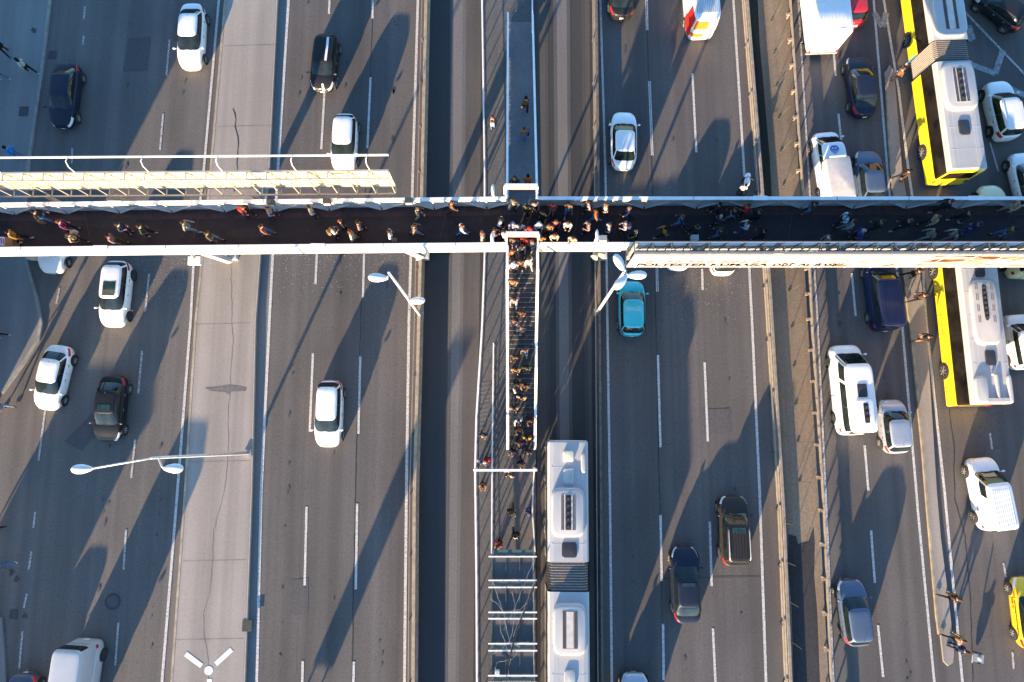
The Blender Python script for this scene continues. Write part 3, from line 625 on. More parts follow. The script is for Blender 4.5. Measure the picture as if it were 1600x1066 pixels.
    for kind_,y,sx,sy,x in pods:
        if kind_=='pod_fans' or kind_=='pod_slats':
            h_=zt+.30; rbox(MB(),x,y,zt-.02,h_,sx,sy,.16,5).obj('roof_pod',wm,root,True)
            MB().box((x,y,h_+.004),(.86,sy*1.45,.012)).obj('louvre_panel',LV if kind_=='pod_slats' else LG,root)
            for s_ in(-1,1):
                MB().box((x+s_*.30,y,h_+.014),(.07,sy*1.4,.012)).obj('louvre',DK,root); MB().box((x+s_*.39,y,h_+.014),(.05,sy*1.4,.014)).obj('louvre',DK,root)
            if kind_=='pod_fans':
                MB().box((x,y,h_+.012),(.34,sy*1.4,.01)).obj('fan_bay',DK,root); roof_fans(root,x,y,h_+.035,5,sy*1.4/5,.15)
            else: MB().box((x,y,h_+.014),(.40,sy*1.4,.02)).obj('louvre_panel',LG,root)
        if kind_=='hatch': rbox(MB(),x,y,zt-.01,zt+.07,sx,sy,.03,6).obj('roof_hatch',HATCHG,root,True)
        if kind_=='ghatch': rbox(MB(),x,y,zt-.01,zt+.10,sx,sy,.03,6).obj('roof_hatch',mat('grey hatch',(.42,.42,.41),.5),root,True)
        if kind_=='chatch': rbox(MB(),x,y,zt-.01,zt+.16,sx,sy,.05,6).obj('roof_hatch',mat('cream hatch',(.66,.62,.48),.5),root,True)
        if kind_=='bump': rbox(MB(),x,y,zt-.01,zt+.22,sx,sy,.09,3).obj('roof_fairing',wm,root,True)
        if kind_=='whatch':
            rbox(MB(),x,y,zt-.01,zt+.16,sx,sy,.1,5).obj('roof_hatch',wm,root,True)
    return root
mbz=3.05
b0=bus('articulated_bus','white articulated bus in the dark busway beside the stairs',(856,691),(918,691),(857,1066),(921,1066),[(0,7.15),(8.85,19.0)],'white',mbz,pods=[('chatch',-.95,.32,.32,.02),('ghatch',-2.15,.33,.48,.02),('bump',-1.35,.16,.60,.92),('pod_fans',-4.25,1.02,1.45,-.03),('hatch',-6.45,.45,.45,.05),('pod_slats',-10.9,1.0,1.45,.05),('ghatch',-13.7,.32,.52,.05),('chatch',-15.9,.34,.45,.03)],rearwin=True)
# place: the front must sit at photo row 690
f=(G(856,688,mbz)+G(919,688,mbz))/2; dd=(f-(G(857,1066,mbz)+G(921,1066,mbz))/2).normalized(); b0.location=(f.x,f.y,.012); b0.rotation_euler=(0,0,math.atan2(-dd.x,dd.y))
b1=bus('articulated_bus','yellow and white articulated bus in the right lanes above the footbridge',(1442,0),(1501,0),(1478,268),(1542,268),[(0,10.2),(11.7,19.2)],'busyellow',3.08,
  pods=[('pod_slats',-8.5,1.08,1.55,0),('pod_fans',-13.55,1.08,1.65,0),('hatch',-16.35,.36,.52,.0),('chatch',-3,.4,.5,0)])
b2=bus('city_bus','shorter yellow and white city bus below the long billboard',(1492,421),(1556,421),(1513,632),(1583,632),[(0,11.6)],'busyellow',3.08,pods=[('hatch',-3.2,.32,.45,0),('hatch',-8.75,.32,.48,.05)])
q=MB(); rbox(q,0,-5.9,3.06,3.29,.85,2.05,.14,5); q.obj('roof_pod',COL['buswhite'],b2,True)
rbox(MB(),0,-5.3,3.285,3.30,.15,1.15,.005,3).obj('fan_bay',BLACK,b2); roof_fans(b2,0,-5.3,3.315,7,.32,.13)
for s_ in(-1,1):
    for i in range(4):
        for x in(.42,.52): MB().box((s_*x,-4.25-i*.7,3.293),(.045,.42,.012)).obj('louvre',mat('louvre brown2',(.16,.12,.10),.6),b2)
rbox(MB(),-.75,-10.7,3.06,3.25,.42,.85,.12,4).obj('roof_fairing',COL['buswhite'],b2,True); rbox(MB(),1.0,-10.7,3.06,3.25,.14,.85,.08,4).obj('roof_fairing',COL['buswhite'],b2,True)
rbox(MB(),.25,-10.5,3.06,3.23,.10,.75,.06,4).obj('roof_fairing',COL['buswhite'],b2,True); MB().box((0,-11.35,3.14),(2.2,.22,.17)).obj('roof_fairing',COL['buswhite'],b2)
MB().ball((.05,-9.75,3.12),.11,.11,.12,12,5,z0=0).obj('roof_vent',GREY,b2,True)
text('OTOKAR',.26,mat('dull letter',(.35,.22,.02),.5),b2,Matrix.Translation((-1.285,-6.2,.82))@Matrix.Rotation(R(-90),4,'Z')@Matrix.Rotation(R(90),4,'X')@Matrix.Diagonal((1.5,1,1,1)))
# ---------------- footbridge ----------------
DZ=6.35
DECK=mat('maroon rubber deck',(.022,.013,.015),.8,var=.35,scale=2,bump=.2); RAILW=mat('white painted rail',(.50,.49,.47),.5,var=.2,scale=1.2)  # one even off-white for parapets, ribs and brackets
def yN(x): return 13.66+min(0,x)*.0125      # north parapet line
def yS(x): return 10.96+min(0,x)*.0095+max(0,x)*.0008
br=empty('footbridge',(0,12.5,0),0,'long white parapet footbridge with a maroon deck spanning the whole road','footbridge')
def bp(name,mb,m,smooth=False,parent=br):
    for i,v in enumerate(mb.v): mb.v[i]=(v[0],v[1]-12.5,v[2])
    return mb.obj(name,m,parent,smooth)
XS=[-62,-30,0,30,62]; mb=MB()
for i in range(4):
    a,b=XS[i],XS[i+1]; P=[(a,yS(a)),(b,yS(b)),(b,yN(b)),(a,yN(a))]
    mb.add([(x,y,DZ) for x,y in P]+[(x,y,DZ-.28) for x,y in P],[(0,1,2,3),(7,6,5,4),(0,4,5,1),(2,6,7,3)])
bp('deck',mb,[DECK])
mb=MB()
for i in range(4): a,b=XS[i],XS[i+1]; mb.add([(a,yN(a)-.62,DZ+.006),(b,yN(b)-.62,DZ+.006),(b,yN(b)-.03,DZ+.006),(a,yN(a)-.03,DZ+.006)],[(0,1,2,3)])
bp('edge_strip',mb,mat('faded red edge',(.055,.026,.022),.8,var=.3,scale=3))
mb=MB(); sp_=MB(); random.seed(9)
for xa,xb in ((315,302),(905,897),(975,955),(700,688),(560,556),(1240,1232),(1490,1486),(130,140)):
    p,q=G(xa,322,DZ+.008),G(xb,372,DZ+.008); mb.beam(p,q,.03,.004)
for _ in range(260):
    x=random.uniform(-33,33); y=random.uniform(yS(x)+.1,yN(x)-.1); s_=random.uniform(.012,.03); sp_.box((x,y,DZ+.012),(s_,s_*1.3,.004))
bp('deck_seam',mb,mat('deck seam rust',(.10,.045,.025),.8)); o=bp('deck_litter',sp_,mat('deck litter',(.22,.18,.15),.8)); o['kind']='stuff'
wp=MB()
for k in range(9):
    x=-30+k*7.5+random.uniform(-2,2); y=random.uniform(11.6,12.6); wp.add([(x+random.uniform(.7,1.3)*1.6*math.cos(i*.52),y+random.uniform(.6,1)*.45*math.sin(i*.52),DZ+.010) for i in range(12)],[tuple(range(12))])
o=bp('deck_stain',wp,mat('deck stain',(.032,.024,.024),.85)); o['kind']='stuff'
# parapets with caps; openings for the stairs between x0 and x1
OX0,OX1=-.32,1.42
def para(name,yf,sgn,segs,z0,z1):
    for a,b in segs:
        n=max(1,int((b-a)/12)); mb=MB(); cp=MB()
        for i in range(n):
            x0,x1=a+(b-a)*i/n,a+(b-a)*(i+1)/n
            mb.beam((x0,yf(x0),(z0+z1)/2),(x1-.02,yf(x1),(z0+z1)/2),.07,z1-z0); cp.beam((x0,yf(x0),z1+.03),(x1-.02,yf(x1),z1+.03),.20,.06)
        o=bp(name,mb,[RAILW]); bp('cap_rail',cp,[WHITE])
para('parapet',lambda x:yS(x),-1,[(-62,OX0),(OX1,6.4)],6.0,7.45); para('parapet',lambda x:yS(x),-1,[(6.4,62)],6.33,7.45)
para('parapet',lambda x:yN(x),1,[(-62,OX0),(OX1,62)],6.05,7.45)
mb=MB(); cv=MB()
for k in range(-14,15):
    x=k*4.1+.9
    if OX0-.3<x<OX1+.3: continue
    mb.box((x,yS(x)-.037,6.75),(.03,.012,1.4)); mb.box((x,yS(x),7.512),(.03,.20,.008)); mb.box((x+1.3,yN(x),7.512),(.03,.20,.008))
    if k%3==0:
        for yy,dx in ((yS(x),.4),(yN(x),1.0)): bp('cover_plate',MB().box((x+dx,yy,7.525),(.8,.26,.03)),[WHITE])
bp('panel_joints',mb,mat('joint grime',(.16,.14,.12),.9))
# ribs and gusset wings on the inner face of the north parapet
x=-60.0; rib=[]
while x<60:
    if not(-1.2<x<2.2):
        y=yN(x)-.04; mb=MB(); mb.beam((x,y-.02,DZ),(x,y-.02,7.42),.10,.10)
        for s_ in(-1,1): mb.add([(x+s_*.05,y-.16,DZ+.01),(x+s_*1.15,y-.02,7.0),(x+s_*.06,y-.02,7.0),(x+s_*.05,y-.04,DZ+.01)],[(0,1,2,3)])
        for s_ in(-1,1): mb.beam((x+s_*.05,y-.17,DZ+.03),(x+s_*1.35,y-.03,7.05),.05,.05)
        rib.append((abs(x),mb))
    x+=3.08
for _,mb in sorted(rib,key=lambda t:t[0])[:24]: bp('parapet_rib',mb,[RAILW])
mb=MB()
for x in range(-60,61,6): mb.box((x,12.3,6.0),(.22,2.4,.16))
for yy in (11.5,13.2): mb.box((0,yy,5.98),(122,.25,.2))
bp('under_girder',mb,[GREY])
for (px,py) in ((363,410),(661,404),(936,396),(1212,392),(60,404),(1455,392),):
    b=G(px,py,.1); mb=MB(); mb.tube([(b.x,12.4,0),(b.x,12.4,5.9)],.30,16); mb.box((b.x,12.3,5.75),(.6,2.5,.3)); mb.box((b.x,12.4,.4),(.9,.9,.5))
    bp('pier',mb,[mat('pier paint',(.55,.52,.46),.6,var=.15)],40)
    if px in(363,661): mb=MB(); mb.beam((b.x,b.y,.5),(b.x-1.2,11.6,5.7),.34,.34); bp('pier_strut',mb,[RAILW])
def lamp_fix(kind,px,py,z,lab,foot=None):
    p=G(px,py,z)
    if kind=='flood':
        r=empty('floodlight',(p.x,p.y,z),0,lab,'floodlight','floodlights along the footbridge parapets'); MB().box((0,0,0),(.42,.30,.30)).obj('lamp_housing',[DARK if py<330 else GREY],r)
        MB().box((0,-.17,-.02),(.36,.03,.22)).obj('lens',[mat('lens glass',(.7,.66,.55),.2)],r); MB().beam((.05,.12,-.1),(.4,.12,-1.0),.2,.12).obj('bracket',[RAILW],r)
    else:
        r=empty('small_lamp',(p.x,p.y,z),0,lab,'lamp','small white lamps on bent stalks'); m=MB(); m.ball((0,0,0),.10,.36,.07,10,6); m.obj('lamp_head',[WHITE],r,True)
        f=G(*foot,7.45); MB().tube([(0,0,0),((f.x-p.x)*.5,(f.y-p.y)*.5,-(z-7.45)*.3),(f.x-p.x,f.y-p.y,7.45-z)],.035,6).obj('stalk',[WHITE],r,True)
lamp_fix('flood',423,317,7.65,'dark floodlight box on the upper parapet, left one, beside the grey jacketed walker')
lamp_fix('flood',511,315,7.65,'dark floodlight box on the upper parapet, middle one, right of the light coat')
lamp_fix('flood',639,314,7.65,'dark floodlight box on the upper parapet, right one, above the black jacketed walker')
lamp_fix('flood',942,373,7.65,'grey floodlight box on the lower parapet near the three headed street lamp')
lamp_fix('flood',1085,372,7.65,'grey floodlight box on the lower parapet above the billboard')
lamp_fix('small',770,297,8.85,'small white lamp on a stalk just above the upper parapet, left of the stairs',(772,308))
lamp_fix('small',769,372,8.85,'small white lamp on a stalk leaning over the deck left of the lower stairs',(772,381))
lamp_fix('small',933,368,8.85,'small white lamp on a stalk leaning over the deck right of the stairs crowd',(928,380))
# light fitting hung under the left span
p=G(303,407,5.2); r=empty('hanging_light',(p.x,p.y,5.1),0,'square white light box hung under the left span beside the plaza','light'); MB().box((0,0,0),(.75,.5,.2)).obj('lamp_housing',[WHITE],r); MB().tube([(0,.1,.1),(-.3,.7,.5)],.06,6).obj('bracket',[GREY],r)
p=G(933,396,4.6); r=empty('loudspeaker',(p.x,p.y,4.6),0,'cream loudspeaker cluster under the span beside the busway barrier','loudspeaker'); m=MB(); m.tube([(0,0,0),(.45,-.12,0)],[.10,.26],12); m.tube([(0,0,0),(-.2,-.3,0)],[.10,.24],12); m.obj('horn',[mat('cream horn',(.62,.54,.36),.5)],r,True); MB().tube([(0,0,0),(0,.5,.4)],.05,6).obj('bracket',[GREY],r)
# ---------------- stairs ----------------
STEEL=mat('dark step plate',(.045,.044,.046),.7,var=.2); NOSE=mat('step nosing',(.30,.29,.27),.5,var=.3,scale=5)
sx0,sx1=-.22,1.40
def flight(root,name,y0,z0,y1,z1,n,m,nosing=None):
    mb=MB(); ns=MB(); ty=(y1-y0)/n; tz=(z1-z0)/n
    for i in range(n):
        ya=y0+ty*i; yb=ya+ty; z=z0+tz*i
        lo,hi=min(ya,yb),max(ya,yb)
        mb.add([(sx0,lo,z),(sx1,lo,z),(sx1,hi,z),(sx0,hi,z)],[(0,1,2,3)])
        mb.add([(sx0,yb,z),(sx1,yb,z),(sx1,yb,z+tz),(sx0,yb,z+tz)],[(0,1,2,3)])
        mb.add([(sx0,yb,z-.03),(sx1,yb,z-.03),(sx1,ya,z-.03),(sx0,ya,z-.03)],[(0,3,2,1)])
        if nosing: 
            s_=-1 if ty<0 else 1; ns.box(((sx0+sx1)/2,yb+s_*.004,z-.02),(sx1-sx0-.04,.012,.035))
    mb.obj(name,[m],root)
    if nosing: ns.obj('nosing',[nosing],root)
def rail(root,name,pts,wd=.12,ht=.12,m=WHITE,post=1.4,h=1.0):
    mb=MB()
    for a,b in zip(pts,pts[1:]): mb.beam(a,b,wd,ht)
    mb.obj(name,[m],root)
    mb=MB(); 
    for a,b in zip(pts,pts[1:]):
        a,b=Vector(a),Vector(b); n=max(1,int((b-a).length/post))
        for i in range(n+1):
            q=a.lerp(b,i/n); mb.box((q.x,q.y,q.z-h/2),(.05,.05,h))
        for f in(.5,.0): 
            z=Vector((0,0,-h*(1-f)+.06)); mb.beam(a+z,b+z,.03,.03)
    mb.obj('railing_posts',[m],root)
st=empty('staircase',(0,0,0),0,'steep crowded stairs with bright step edges going down from the footbridge to the platform','staircase')
MB().box((.58,10.25,DZ-.03),(1.62,1.4,.06)).obj('landing',[STEEL],st)
flight(st,'steps',9.55,DZ-.17,5.50,3.45,16,STEEL,NOSE)
MB().box((.59,4.9,3.27),(1.62,1.2,.06)).obj('landing',[STEEL],st)
flight(st,'steps',4.30,3.12,-.62,.17,17,STEEL,NOSE)
for s_,x in((-1,sx0-.05),(1,sx1+.05)): rail(st,'handrail',[(x,10.9,7.4),(x,9.55,7.4),(x,5.5,4.4),(x,4.3,4.3),(x,-.62,1.15)],.15,.10)
for x in(sx0-.03,sx1+.03): MB().beam((x,9.55,DZ-.3),(x,5.5,3.2),.05,.3).beam((x,4.3,3.0),(x,-.62,.2),.05,.3).beam((x,5.5,3.15),(x,4.3,3.15),.05,.3).obj('stringer',[mat('rusty stringer',(.16,.09,.05),.8,var=.3)],st)
for y in(5.0,9.9):
    for x in(sx0,sx1): MB().tube([(x,y,.16),(x,y,3.1 if y<6 else 6.1)],.09,10).obj('support_column',[GREY],st,True)
sn=empty('staircase',(0,0,0),0,'quieter stairs behind the footbridge going down towards the top of the photo','staircase')
flight(sn,'steps',13.75,DZ,29.3,.17,44,UPST)
for p0,p1,x in((0,0,sx0-.06),): rail(sn,'handrail',[(x,13.7,7.45),(x,29.4,1.2)],.13,.10)
rail(sn,'handrail',[(sx1+.04,13.7,7.45),(sx1+.04,29.3,1.2)],.13,.10)
# signs over the stair heads
def gate(lab,y,z,x0,x1,fc,arms=0):
    r=empty('sign_gate',((x0+x1)/2,y,DZ),0,lab,'sign','white gate signs over the stair heads'); w_=x1-x0
    MB().box((0,0,z-DZ),(w_,.22,.34)).obj('sign_board',[WHITE],r)
    MB().box((0,-.115,z-DZ),(w_*.86,.01,.20)).obj('sign_face',[mat('sign pale face',(.80,.68,.5),.5)],r)
    m=MB(); random.seed(3)
    k=-w_*.36
    while k<w_*.36: q=random.uniform(.04,.09); m.box((k,-.124,z-DZ),(q,.01,.08)); k+=q+.05
    m.obj('sign_lettering',[mat('sign orange',(.75,.18,.02),.5)],r); MB().box((0,-.124,z-DZ-.125),(w_*.86,.012,.03)).obj('sign_border',[mat('sign red',(.55,.03,.03),.5)],r)
    for s_ in(-1,1): m=MB(); m.box((s_*(w_/2+.02),0,(z-DZ)/2),(.09,.14,z-DZ)); m.box((s_*(w_/2-.05),-.3,z-DZ-.1),(.08,.7,.08)); m.obj('sign_post',[WHITE],r)
gate('white framed sign with orange lettering over the head of the upper stairs',13.95,8.55,-.40,1.42,-1)
gate('white framed sign with orange lettering over the head of the crowded lower stairs',11.2,8.55,-.33,1.48,-1)
# ---------------- billboards ----------------
def billboard_north():
    r=empty('billboard',(-18,14.7,5.55),0,'cream backed billboard on a pale truss hung along the upper left of the footbridge','billboard'); X0,X1=-44,11.3
    y=lambda x:14.20-.0-(X1-x)*.0075
    CR_=mat('cream board',(.44,.36,.25),.8,var=.2,scale=.8); WT=mat('pale truss',(.40,.36,.30),.5,var=.1)
    m=MB(); m.beam((X0,y(X0)-14.7+.25,2.9),(X1,y(X1)-14.7+.25,2.9),.04,2.3); m.obj('board',[CR_],r)
    m=MB()
    for z,dy,t in((4.08,.24,.10),(4.08,-.2,.07),(1.72,.24,.09),(1.72,-.2,.08),(2.9,.2,.04)): m.beam((X0,y(X0)-14.7+dy,z),(X1,y(X1)-14.7+dy,z),t,t)
    x=X1
    while x>X0:
        yy=y(x)-14.7
        m.beam((x,yy-.2,1.72),(x,yy-.2,4.08),.04,.04); m.beam((x,yy-.2,4.10),(x,yy+.24,4.10),.05,.05); m.beam((x,yy-.2,1.70),(x,yy+.24,1.70),.05,.05)
        m.beam((x,yy+.2,1.75),(x-1.1,yy+.2,4.0),.03,.03); m.beam((x-2.2,yy+.2,1.75),(x-1.1,yy+.2,4.0),.03,.03)
        x-=1.1
    m.obj('truss',[WT],r)
    x=X1-.3
    while x>X0:
        yy=y(x)-14.7; m=MB(); m.beam((x,yy-.2,1.7),(x,yy-.2,-.1),.22,.18); m.beam((x,yy-.2,.1),(x,-.9,.1),.14,.2); m.obj('support_arm',[WT],r); x-=3.95
    m=MB(); m.beam((X0,y(X0)-14.7+.85,4.75),(X1+.1,y(X1)-14.7+.85,4.75),.08,.08); m.obj('lamp_rail',[WHITE],r)
    x=X1-1.0; k=0
    while x>X0:
        yy=y(x)-14.7; MB().tube([(x,yy+.26,4.1),(x-.10,yy+.40,4.5),(x-.10,yy+.6,4.78),(x,yy+.85,4.78)],.028,6).obj('lamp_arm',[WHITE],r,True); k+=1; x-=(3.9 if k%2 else 1.1) if x<-6 else 4.0
    o=[c for c in r.children]
    for c in o: c.location.x+=18-18
    for c in o:  # parts were laid out in world x; bring them to the root
        c.location=(0,0,0)
    return r
def billboard_south():
    r=empty('billboard',(0,9.85,5.55),0,'long white billboard with dark lettering and a red swirl picture at its right end','billboard'); X0,X1=6.55,60
    WB=mat('billboard white',(.27,.265,.255),.6,var=.05); yb=-.05
    MB().beam((X0,yb,2.62),(X1,yb,2.62),.05,2.75).obj('board',[WB],r)
    m=MB()
    for z,dy,t in((4.02,.04,.10),(4.02,.62,.06),(1.22,.05,.08),(1.3,.62,.06),(2.3,.62,.04)): m.beam((X0,dy,z),(X1,dy,z),t,t)
    x=X0
    while x<X1:
        m.beam((x,.62,1.3),(x,.62,4.0),.05,.05); m.beam((x,.62,4.0),(x,.05,4.02),.05,.05); m.beam((x,.62,1.3),(x,.05,1.3),.05,.05); m.beam((x,.58,1.3),(x+1,.58,4.0),.03,.03); m.beam((x+2,.58,1.3),(x+1,.58,4.0),.03,.03); x+=1.0
    m.obj('truss',[mat('blue grey truss',(.13,.14,.155),.6)],r)
    x=X0+.2
    while x<X1: m=MB(); m.beam((x,.62,1.0),(x,1.1,1.0),.2,.2); m.beam((x,.62,.6),(x,.62,3.9),.16,.16); m.obj('support_arm',[GREY],r); x+=3.85
    m=MB(); x=X0+.5
    while x<X1: m.box((x,yb-.03,2.62),(.03,.03,2.75)); x+=1.5
    m.obj('board_joints',[WHITE],r)
    def put(txt,px,size,z,mm,sx=1):
        c=G(px,410,7.6); t=text(txt,size,mm,r,Matrix.Translation((c.x,yb-.03,z))@Matrix.Rotation(R(90),4,'X'),'lettering',.003,.022,sx); return t
    TB=mat('billboard brown text',(.005,.0025,.0015),.95,spec=0); TO=mat('billboard orange text',(.12,.035,.005),.95,spec=0)
    put('POLYESTER KUMAŞA',1098,.70,1.84,TB,1.12); put('DİJİTAL BASKI',1264,.66,1.84,TB,.92)
    m=MB()
    for px in(1013,1042,1057,1077,1090,1107,1127,1137,1147,1159,1178,1190):
        c=G(px,405,7.6); s_=-1 if px==1077 else 1; m.beam((c.x-.16*s_,yb-.032,2.35),(c.x+.16*s_,yb-.032,2.75),.02,.07)
    random.seed(5)
    for px in range(1270,1400,5):
        for z in(2.2,2.6,2.95):
            if random.random()<.6: c=G(px+random.uniform(-2,2),405,7.6); m.box((c.x,yb-.03,z),(random.uniform(.04,.16),.012,.06))
    for px in(1300,1314,1378): c=G(px,413,6.7); m.beam((c.x-.22,yb-.032,1.55),(c.x+.22,yb-.032,1.95),.02,.16)
    m.obj('orange_marks',[TO],r)
    # picture at the right end
    pm=bpy.data.materials.new('printed picture'); pm.use_nodes=True; n=pm.node_tree; b=n.nodes['Principled BSDF']; tc=n.nodes.new('ShaderNodeTexCoord'); mp=n.nodes.new('ShaderNodeMapping'); mp.inputs['Scale'].default_value=(.16,1,1.0)
    nz=n.nodes.new('ShaderNodeTexNoise'); nz.inputs['Scale'].default_value=1.6; nz.inputs['Detail'].default_value=3; nz.inputs['Distortion'].default_value=1.6
    rp=n.nodes.new('ShaderNodeValToRGB'); e=rp.color_ramp.elements; e[0].position=.30; e[0].color=(.012,.002,.001,1); e[1].position=.72; e[1].color=(.8,.78,.75,1)
    for p_,c_ in((.38,(.05,.004,.003,1)),(.44,(.14,.04,.005,1)),(.50,(.5,.4,.3,1)),(.57,(.10,.008,.012,1)),(.63,(.8,.6,.5,1))): q=e.new(p_); q.color=c_
    n.links.new(tc.outputs['Object'],mp.inputs[0]); n.links.new(mp.outputs[0],nz.inputs[0]); n.links.new(nz.outputs[0],rp.inputs[0]); n.links.new(rp.outputs[0],b.inputs['Base Color'])
    c=G(1429,408,7.3); MB().add([(c.x,yb-.03,1.7),(X1,yb-.03,1.7),(X1,yb-.03,3.75),(c.x,yb-.03,3.75)],[(0,1,2,3)]).obj('picture',[pm],r)
billboard_north(); billboard_south()
# ---------------- barriers and railings ----------------
def barrier(name,lab,pts,wd,ht,m,grp='long road barriers',pipes=True,z=0):
    P=ext(pts,z); P=resamp(P,[130]+[p.y for p in P[1:-1]]+[-95]); r=empty(name,(0,0,0),0,lab,'barrier',grp)
    mb=MB()
    for a,b in zip(P,P[1:]):
        d=(b-a).normalized(); nr=Vector((-d.y,d.x,0)); A=[]
        for q in(a,b):
            A.append([q+nr*wd/2,q+nr*wd*.28+Vector((0,0,ht*.4)),q+nr*wd*.22+Vector((0,0,ht)),q-nr*wd*.22+Vector((0,0,ht)),q-nr*wd*.28+Vector((0,0,ht*.4)),q-nr*wd/2])
        for i in range(5): mb.add([A[0][i],A[0][i+1],A[1][i+1],A[1][i]],[(0,1,2,3)])
    mb.obj('barrier_wall',[m],r)
    if pipes:
        for off in(-wd*.5-.10,):
            mb=MB()
            for a,b in zip(P,P[1:]): mb.beam((a.x+off,a.y,ht*.9),(b.x+off,b.y,ht*.9),.05,.09)
            mb.obj('guard_rail',[mat('rail beam',(.30,.27,.23),.5,.3)],r)
            mb=MB()
            for a,b in zip(P,P[1:]):
                n=int((b-a).length/3)
                for i in range(n): q=a.lerp(b,i/max(1,n)); mb.box((q.x+off+.02,q.y,ht*.45),(.07,.07,ht*.9))
            mb.obj('rail_posts',[DARK],r)
    return r
barrier('road_barrier','tan weathered barrier between the left carriageway and the busway',[(668,0),(662,270),(657,500),(650,770),(648,1066)],.42,.74,mat('tan barrier',(.34,.27,.19),.8,var=.25,scale=3,bump=.3))
barrier('road_barrier','dark brown barrier between the right busway lane and the right carriageway',[(930,0),(933,270),(935,510),(937,796),(939,1066)],.34,.75,mat('dark barrier',(.13,.11,.095),.8,var=.3,scale=3))
barrier('road_barrier','pale barrier with steel rail along the left side of the paved right median',[(1163,0),(1181,230),(1198,450),(1219,796),(1230,1066)],.38,.62,mat('pale barrier',(.25,.215,.175),.8,var=.25,scale=3))
def guard(lab,pts,step,ht=.62,z=.14):
    P=ext(pts,z); P=resamp(P,[95]+[p.y for p in P[1:-1]]+[-60]); r=empty('guard_rail',(0,0,0),0,lab,'guard rail')
    mb=MB()
    for a,b in zip(P,P[1:]): 
        mb.beam((a.x,a.y,z+ht),(b.x,b.y,z+ht),.06,.30)
    mb.obj('rail_beam',[mat('guard rail steel',(.34,.30,.25),.5,.4,var=.2)],r)
    pm=MB(); pm.box((0,0,ht/2),(.08,.12,ht)); pm.box((-.12,-.05,ht*.9),(.24,.16,.08)); me=pm.mesh('post',[RUST]); c=0
    L=0
    for a,b in zip(P,P[1:]):
        d=(b-a).length; n=max(1,round(d/step))
        for i in range(n):
            q=a.lerp(b,i/n)
            if -22<q.y<36: inst('post',me,r,(q.x-.06,q.y,z),0)
guard('rusty guard rail with posts along the right side of the paved right median',[(1228,-10),(1246,270),(1259,422),(1262,500),(1281,796),(1292,1066)],2.0)
# fence poles in the right median
pole=None
for k,(x,y) in enumerate([(1206,33),(1210,84),(1213,136),(1217,186),(1220,237),(1224,290),(1233,455),(1237,512),(1240,573),(1243,632),(1246,690),(1249,752),(1220,815),(1224,876),(1228,937),(1233,1000)]):
    p=G(x,y,.14); m=MB() if pole is None else None
    if pole is None: m.tube([(0,0,0),(0,0,1.9)],.02,6); m.box((0,0,.03),(.14,.14,.06)); pole=m.mesh('fence_pole',[mat('greenish pole',(.07,.07,.035),.6,var=.3)])
    tag(inst('fence_pole',pole,None,(p.x,p.y,.14)),'thin greenish fence pole standing in a row on the paved right median','pole','thin fence poles on the right median')
# platform railings
def prail(lab,pts,z=.16,h=1.05,wd=.09,two=True):
    r=empty('railing',(0,0,0),0,lab,'railing'); P=[G(x,y,z+h) for x,y in pts]
    rail(r,'handrail',P,wd,.08,WHITE,1.5,h)
prail('white railing along the left edge of the station platform',[(753,-60),(753,0),(757,270),(757,400),(753,510),(744,652),(742,735),(744,900),(745,1066),(746,1150)],wd=.10)
prail('white railing at the top right edge of the station platform',[(831,-80),(832,40)])
prail('inner white platform railing left of the lower stairs',[(771,536),(769,700),(768,864)],wd=.07)
prail('bent white railing right of the platform between stairs and canopy',[(835,735),(833,760),(832,805),(836,862)],wd=.06)
p0,p1=G(741,735,3.2),G(838,735,3.2); r=empty('height_gate',((p0.x+p1.x)/2,p0.y,.16),0,'white crossbar gate across the platform at the foot of the stairs','gate'); w_=p1.x-p0.x
MB().box((0,0,3.05),(w_,.14,.14)).obj('crossbar',[WHITE],r)
for s_ in(-1,1): MB().box((s_*w_/2,0,1.5),(.12,.12,3.0)).obj('gate_post',[WHITE],r)
# canopy
can=empty('platform_canopy',(0,0,.16),0,'glass platform canopy with white cross beams and tangled cables at the bottom centre','canopy')
CG=mat('canopy glass',(.085,.08,.082),.45,0,.25,.6,spec=.2); CT=mat('teal canopy frame',(.06,.10,.10),.5)
zc=3.2
def cy_(py): return G(800,py,zc).y
xl,xr=G(768,950,zc).x,G(834,950,zc).x
bays=[(870,907),(918,957),(967,1006),(1017,1056),(1067,1106),(1117,1156)]
for i,(a,b) in enumerate(bays):
    ya,yb=cy_(a),cy_(b)
    MB().box(((xl+xr)/2,(ya+yb)/2,zc-.16),(xr-xl-.1,ya-yb-.1,.03)).obj('roof_panel',[CG],can)
    for x in(xl+.02,xl+(xr-xl)*.34,xl+(xr-xl)*.67,xr-.02): MB().box((x,(ya+yb)/2,zc-.10),(.04,ya-yb-.08,.07)).obj('mullion',[CT if x<xr-.1 else mat('pale teal',(.25,.32,.32),.4)],can)
    for y in(ya,yb): MB().box(((xl+xr)/2,y,zc-.02),(xr-xl+.38,.07,.09)).obj('cross_beam',[WHITE],can)
    for x in(xl+.1,xr-.1): MB().tube([(x,ya-.1,0),(x,ya-.1,zc-.2)],.06,8).obj('canopy_post',[CT],can,True)
    MB().box(((xl+xr)/2,ya+.22,zc-.22),(xr-xl,.30,.06)).obj('gutter_panel',[CT],can)
